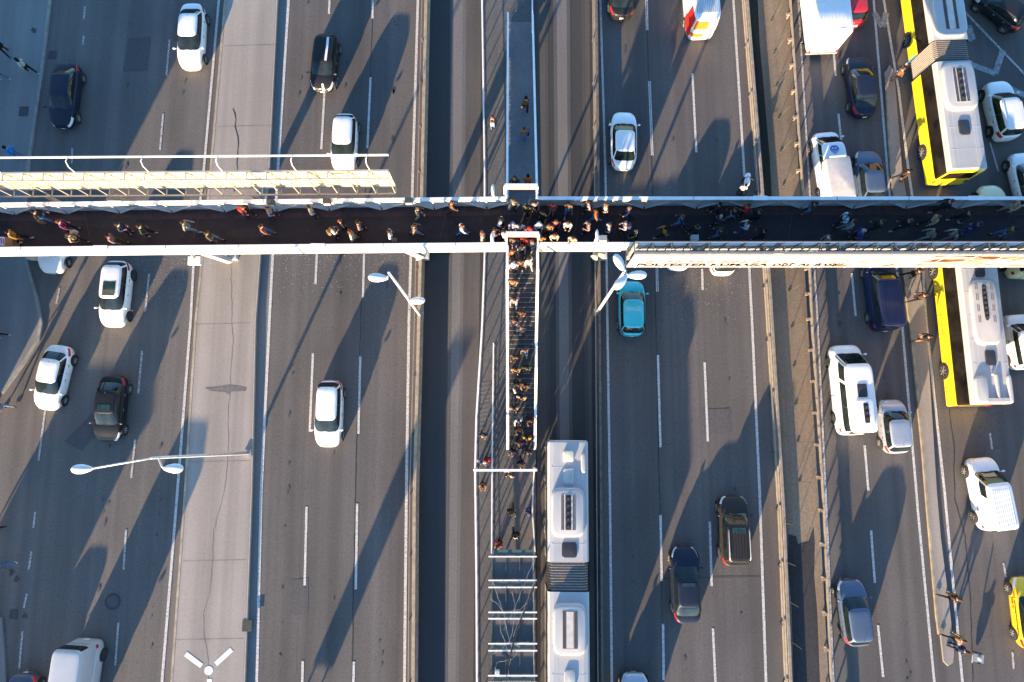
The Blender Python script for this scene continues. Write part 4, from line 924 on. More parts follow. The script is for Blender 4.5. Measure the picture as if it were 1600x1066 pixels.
for nm,mm,paths in (('pale_cable',mat('pale cable',(.34,.34,.32),.7),[[(770,908),(778,935),(787,958),(792,985),(800,1012)],[(834,875),(818,915),(804,950),(787,985)],[(766,935),(778,945),(788,957),(812,953),(830,935)],[(800,925),(805,945),(803,975),(797,1000)],[(779,960),(782,985),(790,1005),(798,1030),(793,1060)],[(797,1000),(786,1012),(770,1022)],[(774,1048),(776,1035),(800,1030),(812,1015)],[(812,1012),(804,1005),(826,1003)],[(836,905),(828,925),(815,960),(802,995)]]),
                    ('dark_cable',BLACK,[[(837,912),(828,935),(817,960),(808,985),(800,1015),(790,1045),(792,1066)],[(834,915),(826,938),(816,962),(806,990),(797,1020),(794,1050)],[(838,908),(824,945),(812,975),(803,1005),(795,1035)]])):
    for q in paths:
        P=[G(x,y,zc+.15) for x,y in q]; S2=[]
        for i in range(len(P)-1):
            for k in range(4): S2.append(P[i].lerp(P[i+1],k/4)+Vector((random.uniform(-.03,.03),random.uniform(-.03,.03),random.uniform(0,.04))))
        S2.append(P[-1]); tag(MB().tube(S2,.008 if nm[0]=='p' else .022,5).obj(nm,[mm]),('pale wire looping over' if nm[0]=='p' else 'dark cable running diagonally over')+' the glass platform canopy','cable','cables lying over the platform canopy')
for o in list(can.children): o.location.z-=.16; 
p=G(777,1051,3.4); tag(rbox(MB(),0,0,0,.22,.14,.12,.03,6).obj('junction_box',[mat('junction box grey',(.45,.46,.47),.5)]),'small grey junction box among the cables on the platform canopy','box').location=(p.x,p.y,zc+.02)
# ---------------- street lamps ----------------
def lamp_post(lab,base,h,heads,zb=0.0):
    b=G(*base,zb); r=empty('street_lamp',(b.x,b.y,zb),0,lab,'street lamp'); 
    MB().tube([(0,0,0),(0,0,h*.5),(0,0,h)],[.12,.09,.06],10).obj('pole',[GALV],r,True); MB().box((0,0,.06),(.45,.45,.12)).obj('base_plate',[GREY],r)
    for (hx,hy,hz,ang,az) in heads:   # photo point and height of the head centre, its direction, attach height
        p=G(hx,hy,hz)-b; d=Vector((math.cos(R(ang)),math.sin(R(ang)),0)); q=p-d*.45; z=hz-zb; p=Vector((p.x,p.y,z)); q=Vector((q.x,q.y,z-.02))
        MB().tube([(0,0,az-zb),(q.x*.25,q.y*.25,(az-zb)*.75+z*.25+.05),(q.x*.8,q.y*.8,z+.02),q],.045,7).obj('lamp_arm',[GALV],r,True)
        m=MB(); rg=[]; n=14
        for t,wd in((-.5,.06),(-.42,.10),(-.25,.17),(0,.23),(.25,.22),(.42,.15),(.5,.04)):
            rg.append([Vector((t,math.cos(2*math.pi*i/n)*wd,math.sin(2*math.pi*i/n)*(.14 if math.sin(2*math.pi*i/n)>0 else .07)*wd/.23)) for i in range(n)])
        m.rings(rg,0,True,True); o=m.obj('lamp_head',[mat('lamp shell',(.66,.68,.70),.35,var=.05)],r,True); o.location=p; o.rotation_euler=(0,R(-4),R(ang))
lamp_post('long leaning looking street lamp with two heads standing on the left plaza edge',(388,708),12.0,[(128,733,12.3,182,12),(271,732,12.0,0,11.6)],.24)
lamp_post('street lamp with one high and one low head on the tan barrier below the footbridge',(657,493),11.8,[(591,434,12.0,178,11.8),(651,470,5.9,2,5.6)],.3)
lamp_post('street lamp with three spreading heads beside the cyan car',(933,488),11.4,[(968,411,11.6,118,11.4),(995,430,11.6,2,11.4),(970,441,11.6,228,11.3)],.3)
# manholes, drains, signs on the ground
def manhole(px,py,r_,lab,z=.012,sq=False):
    p=G(px,py,z); m=MB()
    if sq: m.box((0,0,0),(r_*1.5,r_*1.7,.012)); 
    else: m.disc((0,0,0),(0,0,1),r_,24,.014); m.disc((0,0,.008),(0,0,1),r_*.72,20,.006,1)
    o=m.obj('drain_cover' if sq else 'manhole_cover',[mat('cast iron',(.055,.055,.055),.6,.3,var=.3,scale=8),mat('cast iron light',(.09,.085,.085),.6,.3)]); o.location=(p.x,p.y,z+.008); tag(o,lab,'drain' if sq else 'manhole')
manhole(176,940,.50,'large round manhole cover in the left side road above the cargo van')
manhole(82,86,.36,'square drain cover at the kerb above the navy black saloon',sq=True); manhole(21,960,.33,'square drain cover beside the lower left sidewalk corner',sq=True)
manhole(37,174,.42,'square access cover in the upper left sidewalk',z=.148,sq=True); manhole(386,978,.40,'gutter grate at the right edge of the plaza near the bottom',z=.25,sq=True)
for px,py,z in((53,47,.149),(39,962,.014),(26,905,.014),(18,893,.014),(1313,505,.012)):
    p=G(px,py,z); m=MB(); n=11; m.add([(p.x+random.uniform(.1,.25)*math.cos(6.283*i/n),p.y+random.uniform(.1,.3)*math.sin(6.283*i/n),z) for i in range(n)],[tuple(range(n))]); tag(m.obj('road_stain',[mat('oil stain',(.05,.042,.036),.7,var=.3)]),kind='structure')

# ---------------- unseen objects added outside the frame to cast shade into it ----------------
def building(lab,x0,y0,x1,y1,h,floors):
    r=empty('shade_building',((x0+x1)/2,(y0+y1)/2,0),0,lab,'building'); w_,d_=x1-x0,y1-y0
    MB().box((0,0,h/2),(w_,d_,h)).obj('wall',[mat('render wall',(.35,.31,.26),.8)],r); MB().box((0,0,h+.15),(w_+.3,d_+.3,.3)).obj('roof',[mat('roof felt',(.2,.19,.18),.9)],r)
    for f in range(floors):
        for i in range(int(d_/3)): MB().box((w_/2+.01,-d_/2+1.6+i*3,1.7+f*3.2),(.06,1.5,1.5)).obj('window',[GLASS],r)
        for i in range(int(w_/3)): MB().box((-w_/2+1.6+i*3,-d_/2-.01,1.7+f*3.2),(1.5,.06,1.5)).obj('window',[GLASS],r)
p=G(-62,742); building('unseen shop building added beyond the left sidewalk for its shade',p.x-22,p.y,p.x,p.y+16,12,3)  # added out of view; its shadow covers the upper left
p=G(-34,1170); r=empty('shade_kiosk',(p.x-2.6,p.y,0),0,'unseen kiosk beyond the lower left corner','shade_kiosk'); MB().box((0,0,1.8),(5.0,3.0,3.6)).obj('wall',[WHITE],r); MB().box((0,0,3.7),(5.3,3.3,.18)).obj('roof',[GREY],r); MB().box((0,-1.52,1.8),(3,.06,1.2)).obj('window',[GLASS],r)  # added out of view to shade the lower left road
p=G(378,1335); r=empty('shade_sign',(p.x,p.y,.24),R(-10),'unseen road sign added below the frame to shade the left lanes','road sign'); MB().box((0,0,3.4),(1.25,.08,3.6)).obj('sign_board',[COL['navy']],r); MB().tube([(-.4,.1,0),(-.4,.1,5)],.06,8).tube([(.4,.1,0),(.4,.1,5)],.06,8).obj('sign_post',[GALV],r)  # added out of view; throws a narrow shadow over the lanes
# ---------------- people ----------------
def skin(name,V,E,root=0,sub=1):
    me=bpy.data.meshes.new(name); me.from_pydata([v[:3] for v in V],E,[]); o=bpy.data.objects.new(name,me); col.objects.link(o)
    o.modifiers.new('s','SKIN'); sk=me.skin_vertices[0].data
    for i,v in enumerate(V): sk[i].radius=(v[3],v[4] if len(v)>4 else v[3]); sk[i].use_root=(i==root)
    md=o.modifiers.new('u','SUBSURF'); md.levels=sub; md.render_levels=sub
    m=bpy.data.meshes.new_from_object(o.evaluated_get(bpy.context.evaluated_depsgraph_get())); bpy.data.objects.remove(o); bpy.data.meshes.remove(me)
    m.polygons.foreach_set('use_smooth',[True]*len(m.polygons)); m.materials.clear(); m.materials.append(SKINM); return m
def mcol(h):
    k='cloth %.3f %.3f %.3f'%h; return mat(k,h,.9,var=.2,scale=9,spec=.12)
SKINM=mat('skin',(.36,.19,.12),.55,var=.04); 
def joinm(me,mb,mats):
    base=len(me.vertices); V=[tuple(v.co) for v in me.vertices]; Fc=[tuple(p.vertices) for p in me.polygons]
    m=MB(); m.v=V; m.f=Fc; m.m=[0]*len(Fc); m.add(mb.v,mb.f); m.m=[0]*len(Fc)+mb.m; return m.mesh(me.name,mats,True)
def pose(step,arms,lean=0.0):
    "skeleton: step = stride half length (signed), arms: 'swing','front','pocket','up'; faces +Y"
    s=step; J={}
    J['pel']=(0,0,.94); J['wai']=(0,.01+lean*.1,1.08); J['che']=(0,.02+lean*.3,1.28); J['nb']=(0,.01+lean*.45,1.45); J['nk']=(0,.025+lean*.5,1.53); J['hd']=(0,.045+lean*.6,1.63); J['ht']=(0,.04+lean*.6,1.69)
    cy=J['nb'][1]
    for sd,sg in((-1,s),(1,-s)):
        k='L' if sd<0 else 'R'
        J['hp'+k]=(sd*.09,0,.90); J['kn'+k]=(sd*.10,sg*.55+.05,.50); J['an'+k]=(sd*.10,sg-.02-(.06 if sg<0 else 0),.10+(.05 if sg<-.1 else 0)); J['to'+k]=(sd*.11,sg+.12-(.04 if sg<0 else 0),.04)
        J['sh'+k]=(sd*.175,cy,1.41)
        a=arms if isinstance(arms,str) else arms[0 if sd<0 else 1]
        if a=='swing': J['el'+k]=(sd*.24,cy-sg*.35,1.16); J['wr'+k]=(sd*.25,cy-sg*.7+.06,.93)
        elif a=='front': J['el'+k]=(sd*.235,cy-.02,1.14); J['wr'+k]=(sd*.15,cy+.20,1.10+.06*(sd>0))
        elif a=='pocket': J['el'+k]=(sd*.28,cy-.06,1.16); J['wr'+k]=(sd*.21,cy+.08,.98)
        elif a=='up': J['el'+k]=(sd*.30,cy+.12,1.36); J['wr'+k]=(sd*.20,cy+.34,1.52)
        w_,e_=Vector(J['wr'+k]),Vector(J['el'+k]); d=(w_-e_).normalized(); J['ha'+k]=tuple(w_+d*.075)
    return J
POSES={'A':pose(.30,'swing',.06),'B':pose(-.30,'swing',.06),'C':pose(.18,'pocket',.03),'D':pose(.03,'front',.05),'E':pose(-.04,'pocket'),'F':pose(.24,('front','swing'),.05),'U':pose(.05,('up','pocket'),0)}
PM={}
for pn,J in POSES.items():
    def sk(names,edges,rad,nm,sub=1,root=0):
        V=[J[n]+(rad[n] if isinstance(rad[n],tuple) else (rad[n],rad[n])) for n in names]; ix={n:i for i,n in enumerate(names)}
        return skin(nm,V,[(ix[a],ix[b]) for a,b in edges],ix[names[root]],sub)
    nm=['pel','wai','che','nb','nk','hd','ht']+[j+k for k in'LR' for j in('hp','kn','an','to','sh','el','wr','ha')]
    ed=[('pel','wai'),('wai','che'),('che','nb'),('nb','nk'),('nk','hd'),('hd','ht')]
    for k in'LR': ed+=[('pel','hp'+k),('hp'+k,'kn'+k),('kn'+k,'an'+k),('an'+k,'to'+k),('nb','sh'+k),('sh'+k,'el'+k),('el'+k,'wr'+k),('wr'+k,'ha'+k)]
    rd=dict(pel=(.15,.11),wai=(.13,.09),che=(.15,.10),nb=(.09,.07),nk=.05,hd=(.082,.10),ht=(.072,.085))
    for k in'LR': rd.update({'hp'+k:.08,'kn'+k:.052,'an'+k:.038,'to'+k:(.04,.03),'sh'+k:.055,'el'+k:.038,'wr'+k:(.026,.02),'ha'+k:(.036,.015)})
    body=sk(nm,ed,rd,'body'); x=MB(); hd=Vector(J['hd'])
    x.tube([hd+Vector((0,.085,.012)),hd+Vector((0,.122,-.022)),hd+Vector((0,.098,-.034))],[.010,.017,.014],6)         # nose
    for s_ in(-1,1):
        x.ball(tuple(hd+Vector((s_*.088,-.005,-.005))),.014,.024,.032,8,5)                                          # ears
        x.ball(tuple(hd+Vector((s_*.034,.088,.018))),.014,.010,.009,7,5,2); x.ball(tuple(hd+Vector((s_*.034,.096,.018))),.006,.004,.006,6,4,1)
    x.box(tuple(hd+Vector((0,.094,-.052))),(.045,.012,.010),3)
    for k,sd in(('L',-1),('R',1)):
        h=Vector(J['ha'+k]); w_=Vector(J['wr'+k]); d=(h-w_).normalized(); side=d.cross(Vector((0,1,0))) if abs(d.y)<.8 else Vector((1,0,0)); side.normalize(); nn=d.cross(side)
        for i,(o_,l) in enumerate(((-.03,.062),(-.01,.075),(.01,.07),(.03,.055))):
            b_=h+side*o_*1.0+d*.01; x.tube([b_,b_+d*l*.45+nn*.004,b_+d*l*.8+nn*.022,b_+d*l+nn*.036],[.0095,.009,.008,.0065],6)
        t_=w_.lerp(h,.4)+side*-.03; x.tube([t_,t_-side*.024+d*.026,t_-side*.026+d*.055+nn*.01],[.011,.010,.008],6)
    body=joinm(body,x,[SKINM,ARCH,mat('eye white',(.7,.7,.68),.3),mat('lips',(.35,.12,.10),.5)])
    up=['che','wai','pel','nb']+[j+k for k in'LR' for j in('sh','el','wr')]
    ued=[('pel','wai'),('wai','che'),('che','nb')]+[e for k in'LR' for e in(('nb','sh'+k),('sh'+k,'el'+k),('el'+k,'wr'+k))]
    r2=dict(pel=(.175,.135),wai=(.165,.125),che=(.185,.135),nb=(.105,.085)); 
    for k in'LR': r2.update({'sh'+k:(.078,.075),'el'+k:.058,'wr'+k:.045})
    jk=sk(up,ued,r2,'jacket')
    J2=dict(J); J['hem']=(0,-.01,.62); J['hm2']=(0,-.01,.80)
    up2=up+['hm2','hem']; r3=dict(r2); r3.update(hem=(.21,.17),hm2=(.19,.15)); r3['pel']=(.18,.14)
    ct=sk(up2,ued+[('pel','hm2'),('hm2','hem')],r3,'coat')
    lg=['pel']+[j+k for k in'LR' for j in('hp','kn','an')]; led=[e for k in'LR' for e in(('pel','hp'+k),('hp'+k,'kn'+k),('kn'+k,'an'+k))]
    r4=dict(pel=(.158,.118)); 
    for k in'LR': r4.update({'hp'+k:.10,'kn'+k:.072,'an'+k:.056})
    tr=sk(lg,led,r4,'trousers')
    shs=[]
    for k in'LR':
        a,t=Vector(J['an'+k]),Vector(J['to'+k]); m=MB(); d=Vector((0,1,0)); rg=[]
        for o_,w_,h0,h1 in((-.10,.03,.02,.07),(-.07,.042,0,.085),(0,.045,0,.10),(.08,.048,0,.075),(.14,.045,0,.055),(.175,.025,.008,.04)):
            c=Vector((a.x,a.y+o_+.02,a.z-.10)); rg.append([c+Vector((w_*math.cos(q),0,(h0+h1)/2+(h1-h0)/2*math.sin(q))) for q in[i*math.pi/5 for i in range(10)]])
        m.rings(rg,0,True,True); shs.append(m.mesh('shoe',[BLACK],True))
    def hair(long_):
        m=MB(); rg=[]; h=hd+Vector((0,-.012,.02)); n=14
        prof=[(-.16 if long_ else -.05,.090),(-.04,.101),(.01,.110),(.06,.108),(.10,.092),(.132,.06),(.15,.02)]
        for z,r_ in prof:
            ring=[]
            for i in range(n):
                q=2*math.pi*i/n; yy=math.sin(q)*r_*1.12; 
                if z<.03: yy=min(yy,.065 if z>-.0 else .015)
                ring.append(h+Vector((math.cos(q)*r_,yy-(.02 if z<-.1 else 0),z)))
            rg.append(ring)
        m.rings(rg,0,True,True); return m.mesh('hair',[BLACK],True)
    def hat(kind):
        m=MB(); h=hd+Vector((0,-.005,.045)); m.ball(tuple(h),.114,.126,.115,14,6,0,z0=-.25)
        if kind=='cap': m.box(tuple(h+Vector((0,.13,.0))),(.13,.10,.014))
        else: m.rings([[h+Vector((math.cos(2*math.pi*i/14)*.114,math.sin(2*math.pi*i/14)*.128,z)) for i in range(14)] for z in(-.04,0)])
        return m.mesh('hat',[BLACK],True)
    hood=MB(); hood.ball(tuple(hd+Vector((0,-.03,.02))),.13,.13,.15,14,8,0,z0=-.9)
    mask=MB(); mask.ball(tuple(hd+Vector((0,.045,-.035))),.060,.068,.045,10,6,0,z0=-.9)
    bp_=MB(); c=Vector(J['che']); rbox(bp_,0,c.y-.24,1.0,1.42,.15,.10,.05,4)
    for s_ in(-1,1): bp_.tube([(s_*.10,c.y-.16,1.38),(s_*.10,c.y,1.50),(s_*.11,c.y+.16,1.36),(s_*.12,c.y+.10,1.12)],.02,5)
    bg=MB(); hR=Vector(J['haR']); rbox(bg,hR.x+.02,hR.y,hR.z-.42,hR.z-.10,.07,.16,.03,5); bg.tube([(hR.x+.02,hR.y-.08,hR.z-.12),(hR.x+.02,hR.y,hR.z+.0),(hR.x+.02,hR.y+.08,hR.z-.12)],.01,5)
    PM[pn]=dict(body=body,jacket=jk,coat=ct,trousers=tr,shoes=shs,hair=hair(False),hairlong=hair(True),cap=hat('cap'),beanie=hat('b'),hood=hood.mesh('hood',[BLACK],True),mask=mask.mesh('face_mask',[BLACK],True),backpack=bp_.mesh('backpack',[BLACK],True),handbag=bg.mesh('handbag',[BLACK],True))
_pm={}
def colored(me,c):
    k=(me.name,c)
    if k not in _pm: q=me.copy(); q.materials.clear(); q.materials.append(mcol(c)); _pm[k]=q
    return _pm[k]
CC=dict(mustard=(0.26,0.136,0.031),black=(.018,.018,.02),purple=(.11,.025,.09),beige=(0.279,0.211,0.136),olive=(.07,.07,.035),navy=(.025,.032,.07),dgreen=(.022,.04,.03),greygreen=(.16,.19,.16),grey=(.20,.20,.20),
 brick=(.24,.075,.05),light=(0.31,0.285,0.26),white=(0.459,0.459,0.459),cream=(0.384,0.335,0.248),brown=(.13,.07,.04),tan=(0.205,0.124,0.062),lilac=(0.236,0.211,0.26),orange=(0.384,0.081,0.019),red=(.48,.03,.03),maroon=(.20,.03,.05),
 lblue=(.30,.52,.66),blue=(.03,.06,.28),jeans=(.06,.13,.27),gjeans=(.17,.20,.25),gold=(0.403,0.223,0.043),pink=(0.31,0.186,0.186),mauve=(0.186,0.118,0.112),rust=(.30,.09,.03),khaki=(.30,.26,.18),bright=(.02,.22,.62),dbrown=(.06,.035,.025),yellow=(.30,.15,.02),skin=(.5,.28,.19),bluebag=(.06,.03,.22))
HC=dict(tan=(.085,.05,.028),brown=(.04,.024,.015),dbrown=(.018,.012,.009),rust=(.13,.04,.015),black=(.01,.009,.009),brick=(.09,.03,.02),olive=(.03,.028,.018),light=(.22,.16,.10))
def person(hx,hy,deck,face,pn,top,leg,head,label,coat=False,hat=None,mask=False,bag=None,pack=None,shoe='black',foot=None,group=None,scale=1.0,long_=False):
    """hx,hy: the head in the photo; face: degrees, 0 = towards the top of the photo, 90 = left"""
    if foot: p=G(foot[0],foot[1],deck)
    else: p=G(hx,hy,deck+1.63*scale)
    q=PM[pn]; r=empty('person',(p.x,p.y,deck),R(face),label,'person',group); r.scale=(scale,)*3
    inst('body',q['body'],r); inst('coat' if coat else 'jacket',colored(q['coat' if coat else 'jacket'],CC[top]),r); inst('trousers',colored(q['trousers'],CC[leg]),r)
    for s_ in q['shoes']: inst('shoe',colored(s_,CC[shoe]),r)
    if hat: inst('hood' if hat[0]=='hood' else 'hat',colored(q[hat[0]],CC[hat[1]]),r)
    if not hat or hat[0]!='hood':
        if head!='bald': inst('hair',colored(q['hairlong' if long_ else 'hair'],HC.get(head,CC[head])),r)
    if mask: inst('face_mask',colored(q['mask'],CC['white']),r)
    for b,nm in((pack,'backpack'),(bag,'handbag')):
        if b:
            o=inst(nm,colored(q[nm],CC[b]),None,(p.x,p.y,deck),R(face)); o.scale=(scale,)*3; tag(o,('%s %s carried by the %s'%({'bluebag':'purple blue'}.get(b,b),'backpack' if nm=='backpack' else 'bag',label))[:110].rsplit(' ',0)[0],'bag'); o['label']=' '.join(o['label'].split()[:16])
    return r
GL='people walking on the left half of the footbridge'; GR='people walking on the right half of the footbridge'; GC='people around the stair heads'; GS='people on the crowded stairs'; GP='people on the platform and ground'
P_=person; d=DZ+.01
P_(9,363,d,-80,'A','mustard','black','black','person in mustard brown coat beside the stacked boxes at the left end',coat=True,shoe='white',group=GL)
P_(50,331,d,-95,'B','black','jeans','black','person in black coat and jeans brushing the upper parapet at far left',coat=True,bag='tan',group=GL)
P_(89,347,d,-85,'F','purple','black','rust','person in purple jacket with a white face mask',mask=True,bag='white',group=GL)
P_(105,367,d,-100,'C','beige','black','brown','person in beige coat walking just below the purple jacket',coat=True,pack='black',group=GL)
P_(166,369,d,-90,'A','mauve','olive','black','person in a dark red beanie and olive trousers',hat=('beanie','maroon'),group=GL)
P_(181,351,d,-95,'D','navy','navy','brown','person in navy jacket with white face mask, left half of bridge',mask=True,group=GL)
P_(215,354,d,-85,'C','dgreen','black','brown','person in dark green coat holding a small white cup',mask=True,shoe='grey',group=GL)
P_(283,348,d,-85,'B','greygreen','gjeans','brown','person in grey green hoodie and white shoes by the thin brown crack line',shoe='white',group=GL)
P_(320,364,d,-95,'A','olive','gjeans','brown','person in dark olive jacket and grey jeans near the lower parapet',group=GL)
P_(377,324,d,-100,'C','black','black','tan','person in black with red backpack at the upper parapet',pack='red',group=GL)
P_(416,326,d,-80,'C','grey','navy','brown','person in grey jacket left of the first floodlight',group=GL)
P_(405,354,d,-90,'A','brick','jeans','brown','person in brick brown jacket and blue jeans',mask=True,group=GL)
P_(481,324,d,-70,'E','light','navy','brown','person in pale grey coat beside the middle floodlight',coat=True,group=GL)
P_(516,357,d,-60,'D','white','black','brown','person in white sweater with tan shoulder bag',pack='tan',group=GL)
P_(530,346,d,-45,'E','black','black','rust','small person in black and green walking behind the white sweater',group=GL,scale=.92)
P_(545,363,d,-75,'C','cream','khaki','rust','person with orange brown hair in long cream coat',coat=True,long_=True,group=GL)
P_(557,348,d,-75,'C','mauve','black','dbrown','person in grey brown coat right of the orange haired one',coat=True,pack=None,group=GL)
P_(607,362,d,-85,'E','white','black','brown','person in thick white puffer coat near the lower parapet, alone',coat=True,bag='beige',group=GL)
P_(645,353,d,-80,'B','tan','gjeans','brown','person in tan brown coat and grey jeans below the third floodlight',group=GL)
P_(651,326,d,-75,'F','black','grey','tan','person in black jacket and grey jeans under the third floodlight',group=GL)
P_(704,317,d,-80,'F','brown','black','rust','person in brown vest at the upper parapet holding white paper',mask=True,group=GL)
P_(720,353,d,-90,'A','white','jeans','rust','person in white and brown jacket with blue jeans left of the stairs',mask=True,group=GL)
P_(753,365,d,-90,'E','cream','brown','rust','person in cream coat with colourful scarf near the lower parapet lamp',hat=('hood','brick'),group=GL)
P_(771,359,d,-90,'D','mauve','navy','brown','person in mauve brown jacket right behind the small leaning lamp',group=GL)
P_(781,342,d,-110,'C','white','black','dbrown','person in white hooded coat left of the stair crowd',coat=True,group=GC)
P_(786,361,d,-90,'D','white','black','dbrown','person in white puffer at the left post of the lower gate sign',group=GC)
for a in ((801,349,180,'D','lilac','navy','brown','person in lilac grey hood just above the lower gate sign',dict(hat=('hood','lilac'))),
 (812,351,180,'E','white','black','dbrown','person in white jacket with dark brown hair just above the lower gate sign',{}),
 (827,357,180,'E','brick','black','rust','person with rusty red scarf partly behind the lower gate sign',dict(hat=('hood','red'))),
 (804,313,150,'C','khaki','black','tan','person in yellow tan jacket at the head of the upper stairs',dict(bag='white')),
 (824,321,160,'C','olive','black','brown','person in olive jacket below the upper gate sign',{}),
 (836,315,200,'D','grey','black','tan','person in dark grey jacket by the right post of the upper gate sign',{}),
 (850,332,150,'E','black','black','dbrown','person in black facing the crowd right of the upper stairs',{}),
 (864,319,170,'C','red','grey','tan','person in small red top by the upper parapet',dict(scale=.9)),
 (889,318,175,'B','brown','jeans','brown','person in brown jacket and pale blue jeans by the upper parapet',dict(shoe='white')),
 (842,349,185,'D','white','black','rust','person in white hooded coat right of the lower gate sign',dict(coat=True,hat=('hood','white'))),
 (858,352,180,'E','tan','black','tan','person in tan coat beside the maroon coat',dict(coat=True)),
 (869,345,180,'C','maroon','black','tan','person in maroon coat in the stair crowd',dict(coat=True)),
 (888,347,175,'D','white','black','rust','person in white sweater with auburn hair right of the crowd',dict(long_=True)),
 (845,370,180,'E','mustard','black','brown','person in mustard jacket beside the right post of the lower gate sign',{}),
 (867,366,180,'D','cream','black','rust','person in cream top with auburn hair near the lower parapet',dict(long_=True)),
 (896,370,160,'D','khaki','olive','brown','person in camouflage jacket holding a white bag at the lower parapet',dict(bag='white'))):
    P_(a[0],a[1],d,a[2],a[3],a[4],a[5],a[6],a[7],group=GC,**a[8])
for a in ((921,316,100,'C','pink','black','brown','person in pale pink jacket carrying a small grey bag',dict(bag='grey')),
 (933,331,80,'A','orange','jeans','rust','person in orange red jacket with auburn hair right of the crowd',dict(long_=True,shoe='white')),
 (922,350,90,'F','mauve','black','tan','person in mauve jacket reaching out near the white leaning lamp',{}),
 (949,320,90,'E','cream','navy','tan','person in cream white coat against the upper parapet',dict(coat=True)),
 (954,352,80,'C','lilac','navy','tan','person in lilac grey jacket with white cap',dict(hat=('cap','light'))),
 (980,349,90,'D','lilac','navy','bald','person in pale lilac jacket with shaved head',dict(pack='navy')),
 (986,325,90,'B','navy','navy','tan','person in navy jacket with tan sleeve by the upper parapet',{}),
 (997,362,75,'B','dgreen','black','bald','person with shaved head in dark green coat at the lower parapet',{}),
 (1042,357,90,'A','yellow','black','dbrown','person in bright mustard yellow top and black trousers',dict(shoe='white')),
 (1069,339,75,'A','navy','jeans','tan','person in navy jacket striding in dark jeans',{}),
 (1127,319,80,'B','black','black','dbrown','person in black coat with beige collar at the upper parapet',dict(coat=True)),
 (1129,338,80,'C','navy','black','bald','bald person in navy grey coat, hands behind back',{}),
 (1152,327,90,'A','black','gjeans','brown','person in black jacket and grey jeans walking ahead of the bald one',dict(shoe='white')),
 (1171,321,80,'D','red','black','brown','person in bright red jacket at the upper parapet',{}),
 (1190,330,85,'A','black','black','brown','person in black with white collar right of the red jacket',{}),
 (1172,348,85,'F','white','blue','brown','person with white sleeves, dark vest and blue trousers',dict(shoe='white')),
 (1092,354,80,'B','black','black','brown','person in black carrying a white striped bag',dict(bag='white')),
 (1130,359,80,'A','dgreen','jeans','brown','person in dark green jacket and blue jeans near the lower parapet',{}),
 (1198,360,85,'A','black','black','dbrown','person all in black striding near the lower parapet above the billboard lettering',{}),
 (1277,318,90,'C','dgreen','jeans','brown','person in dark teal jacket and jeans alone at the upper parapet',{}),
 (1328,336,90,'C','lblue','black','brown','person in pale blue puffer jacket with dark backpack',dict(pack='black')),
 (1337,347,80,'B','grey','gjeans','brown','person in grey jacket and grey jeans beside the pale blue puffer',{}),
 (1351,361,85,'E','blue','black','bald','person in royal blue puffer with pale beanie',dict(hat=('beanie','light'))),
 (1299,371,100,'D','mauve','black','brown','person in grey pink jacket with white patterned cap leaning on the lower parapet',dict(hat=('cap','white'))),
 (1382,346,95,'A','dgreen','black','olive','person in dark green jacket between the blue puffer and the black coat',{}),
 (1425,344,100,'A','black','black','tan','person in black coat with bare hands right of the dark green jacket',dict(shoe='white')),
 (1469,339,95,'B','beige','black','tan','person in long beige coat walking mid deck',dict(coat=True)),
 (1489,314,95,'A','black','black','brick','person in black with a white face mask at the upper parapet',dict(mask=True,coat=True,shoe='white')),
 (1519,332,90,'B','black','black','dbrown','person all in black with white shoes mid deck',dict(shoe='white')),
 (1534,350,85,'D','navy','blue','navy','person in navy blue hooded jacket near the right end',dict(hat=('hood','navy'))),
 (1500,362,90,'A','light','mauve','brown','person in pale grey sleeves with a dark striped backpack',dict(pack='navy')),
 (1465,361,90,'A','greygreen','grey','dbrown','person in dull grey blue jacket near the lower parapet at right',{}),
 (1588,357,80,'B','olive','jeans','brown','person in olive jacket and jeans at the far right',{}),
 (1598,317,95,'B','beige','khaki','dbrown','person in beige coat cut by the right edge at the upper parapet',dict(coat=True))):
    P_(a[0],a[1],d,a[2],a[3],a[4],a[5],a[6],a[7],group=GR,**a[8])
def zst(y):  # stair height at world y (lower stairs)
    if y>9.55: return DZ
    if y>5.5: return 3.45+(y-5.5)/4.05*(DZ-.17-3.45)
    if y>4.3: return 3.3
    if y>-.62: return .17+(y+.62)/4.92*(3.12-.17)
    return .16
def on_stairs(hx,hy):
    z=3.
    for _ in range(12): z=zst(G(hx,hy,z+1.63).y)
    y=G(hx,hy,z+1.63).y
    if 5.5<y<9.55 or -.62<y<4.3:  # stand on a tread
        y0,ty,z0,tz=(9.55,-.2531,DZ-.17,(3.45-DZ+.17)/16) if y>5.5 else (4.30,-.2894,3.12,(.17-3.12)/17)
        z=z0+tz*int((y-y0)/ty)
    return z+.003
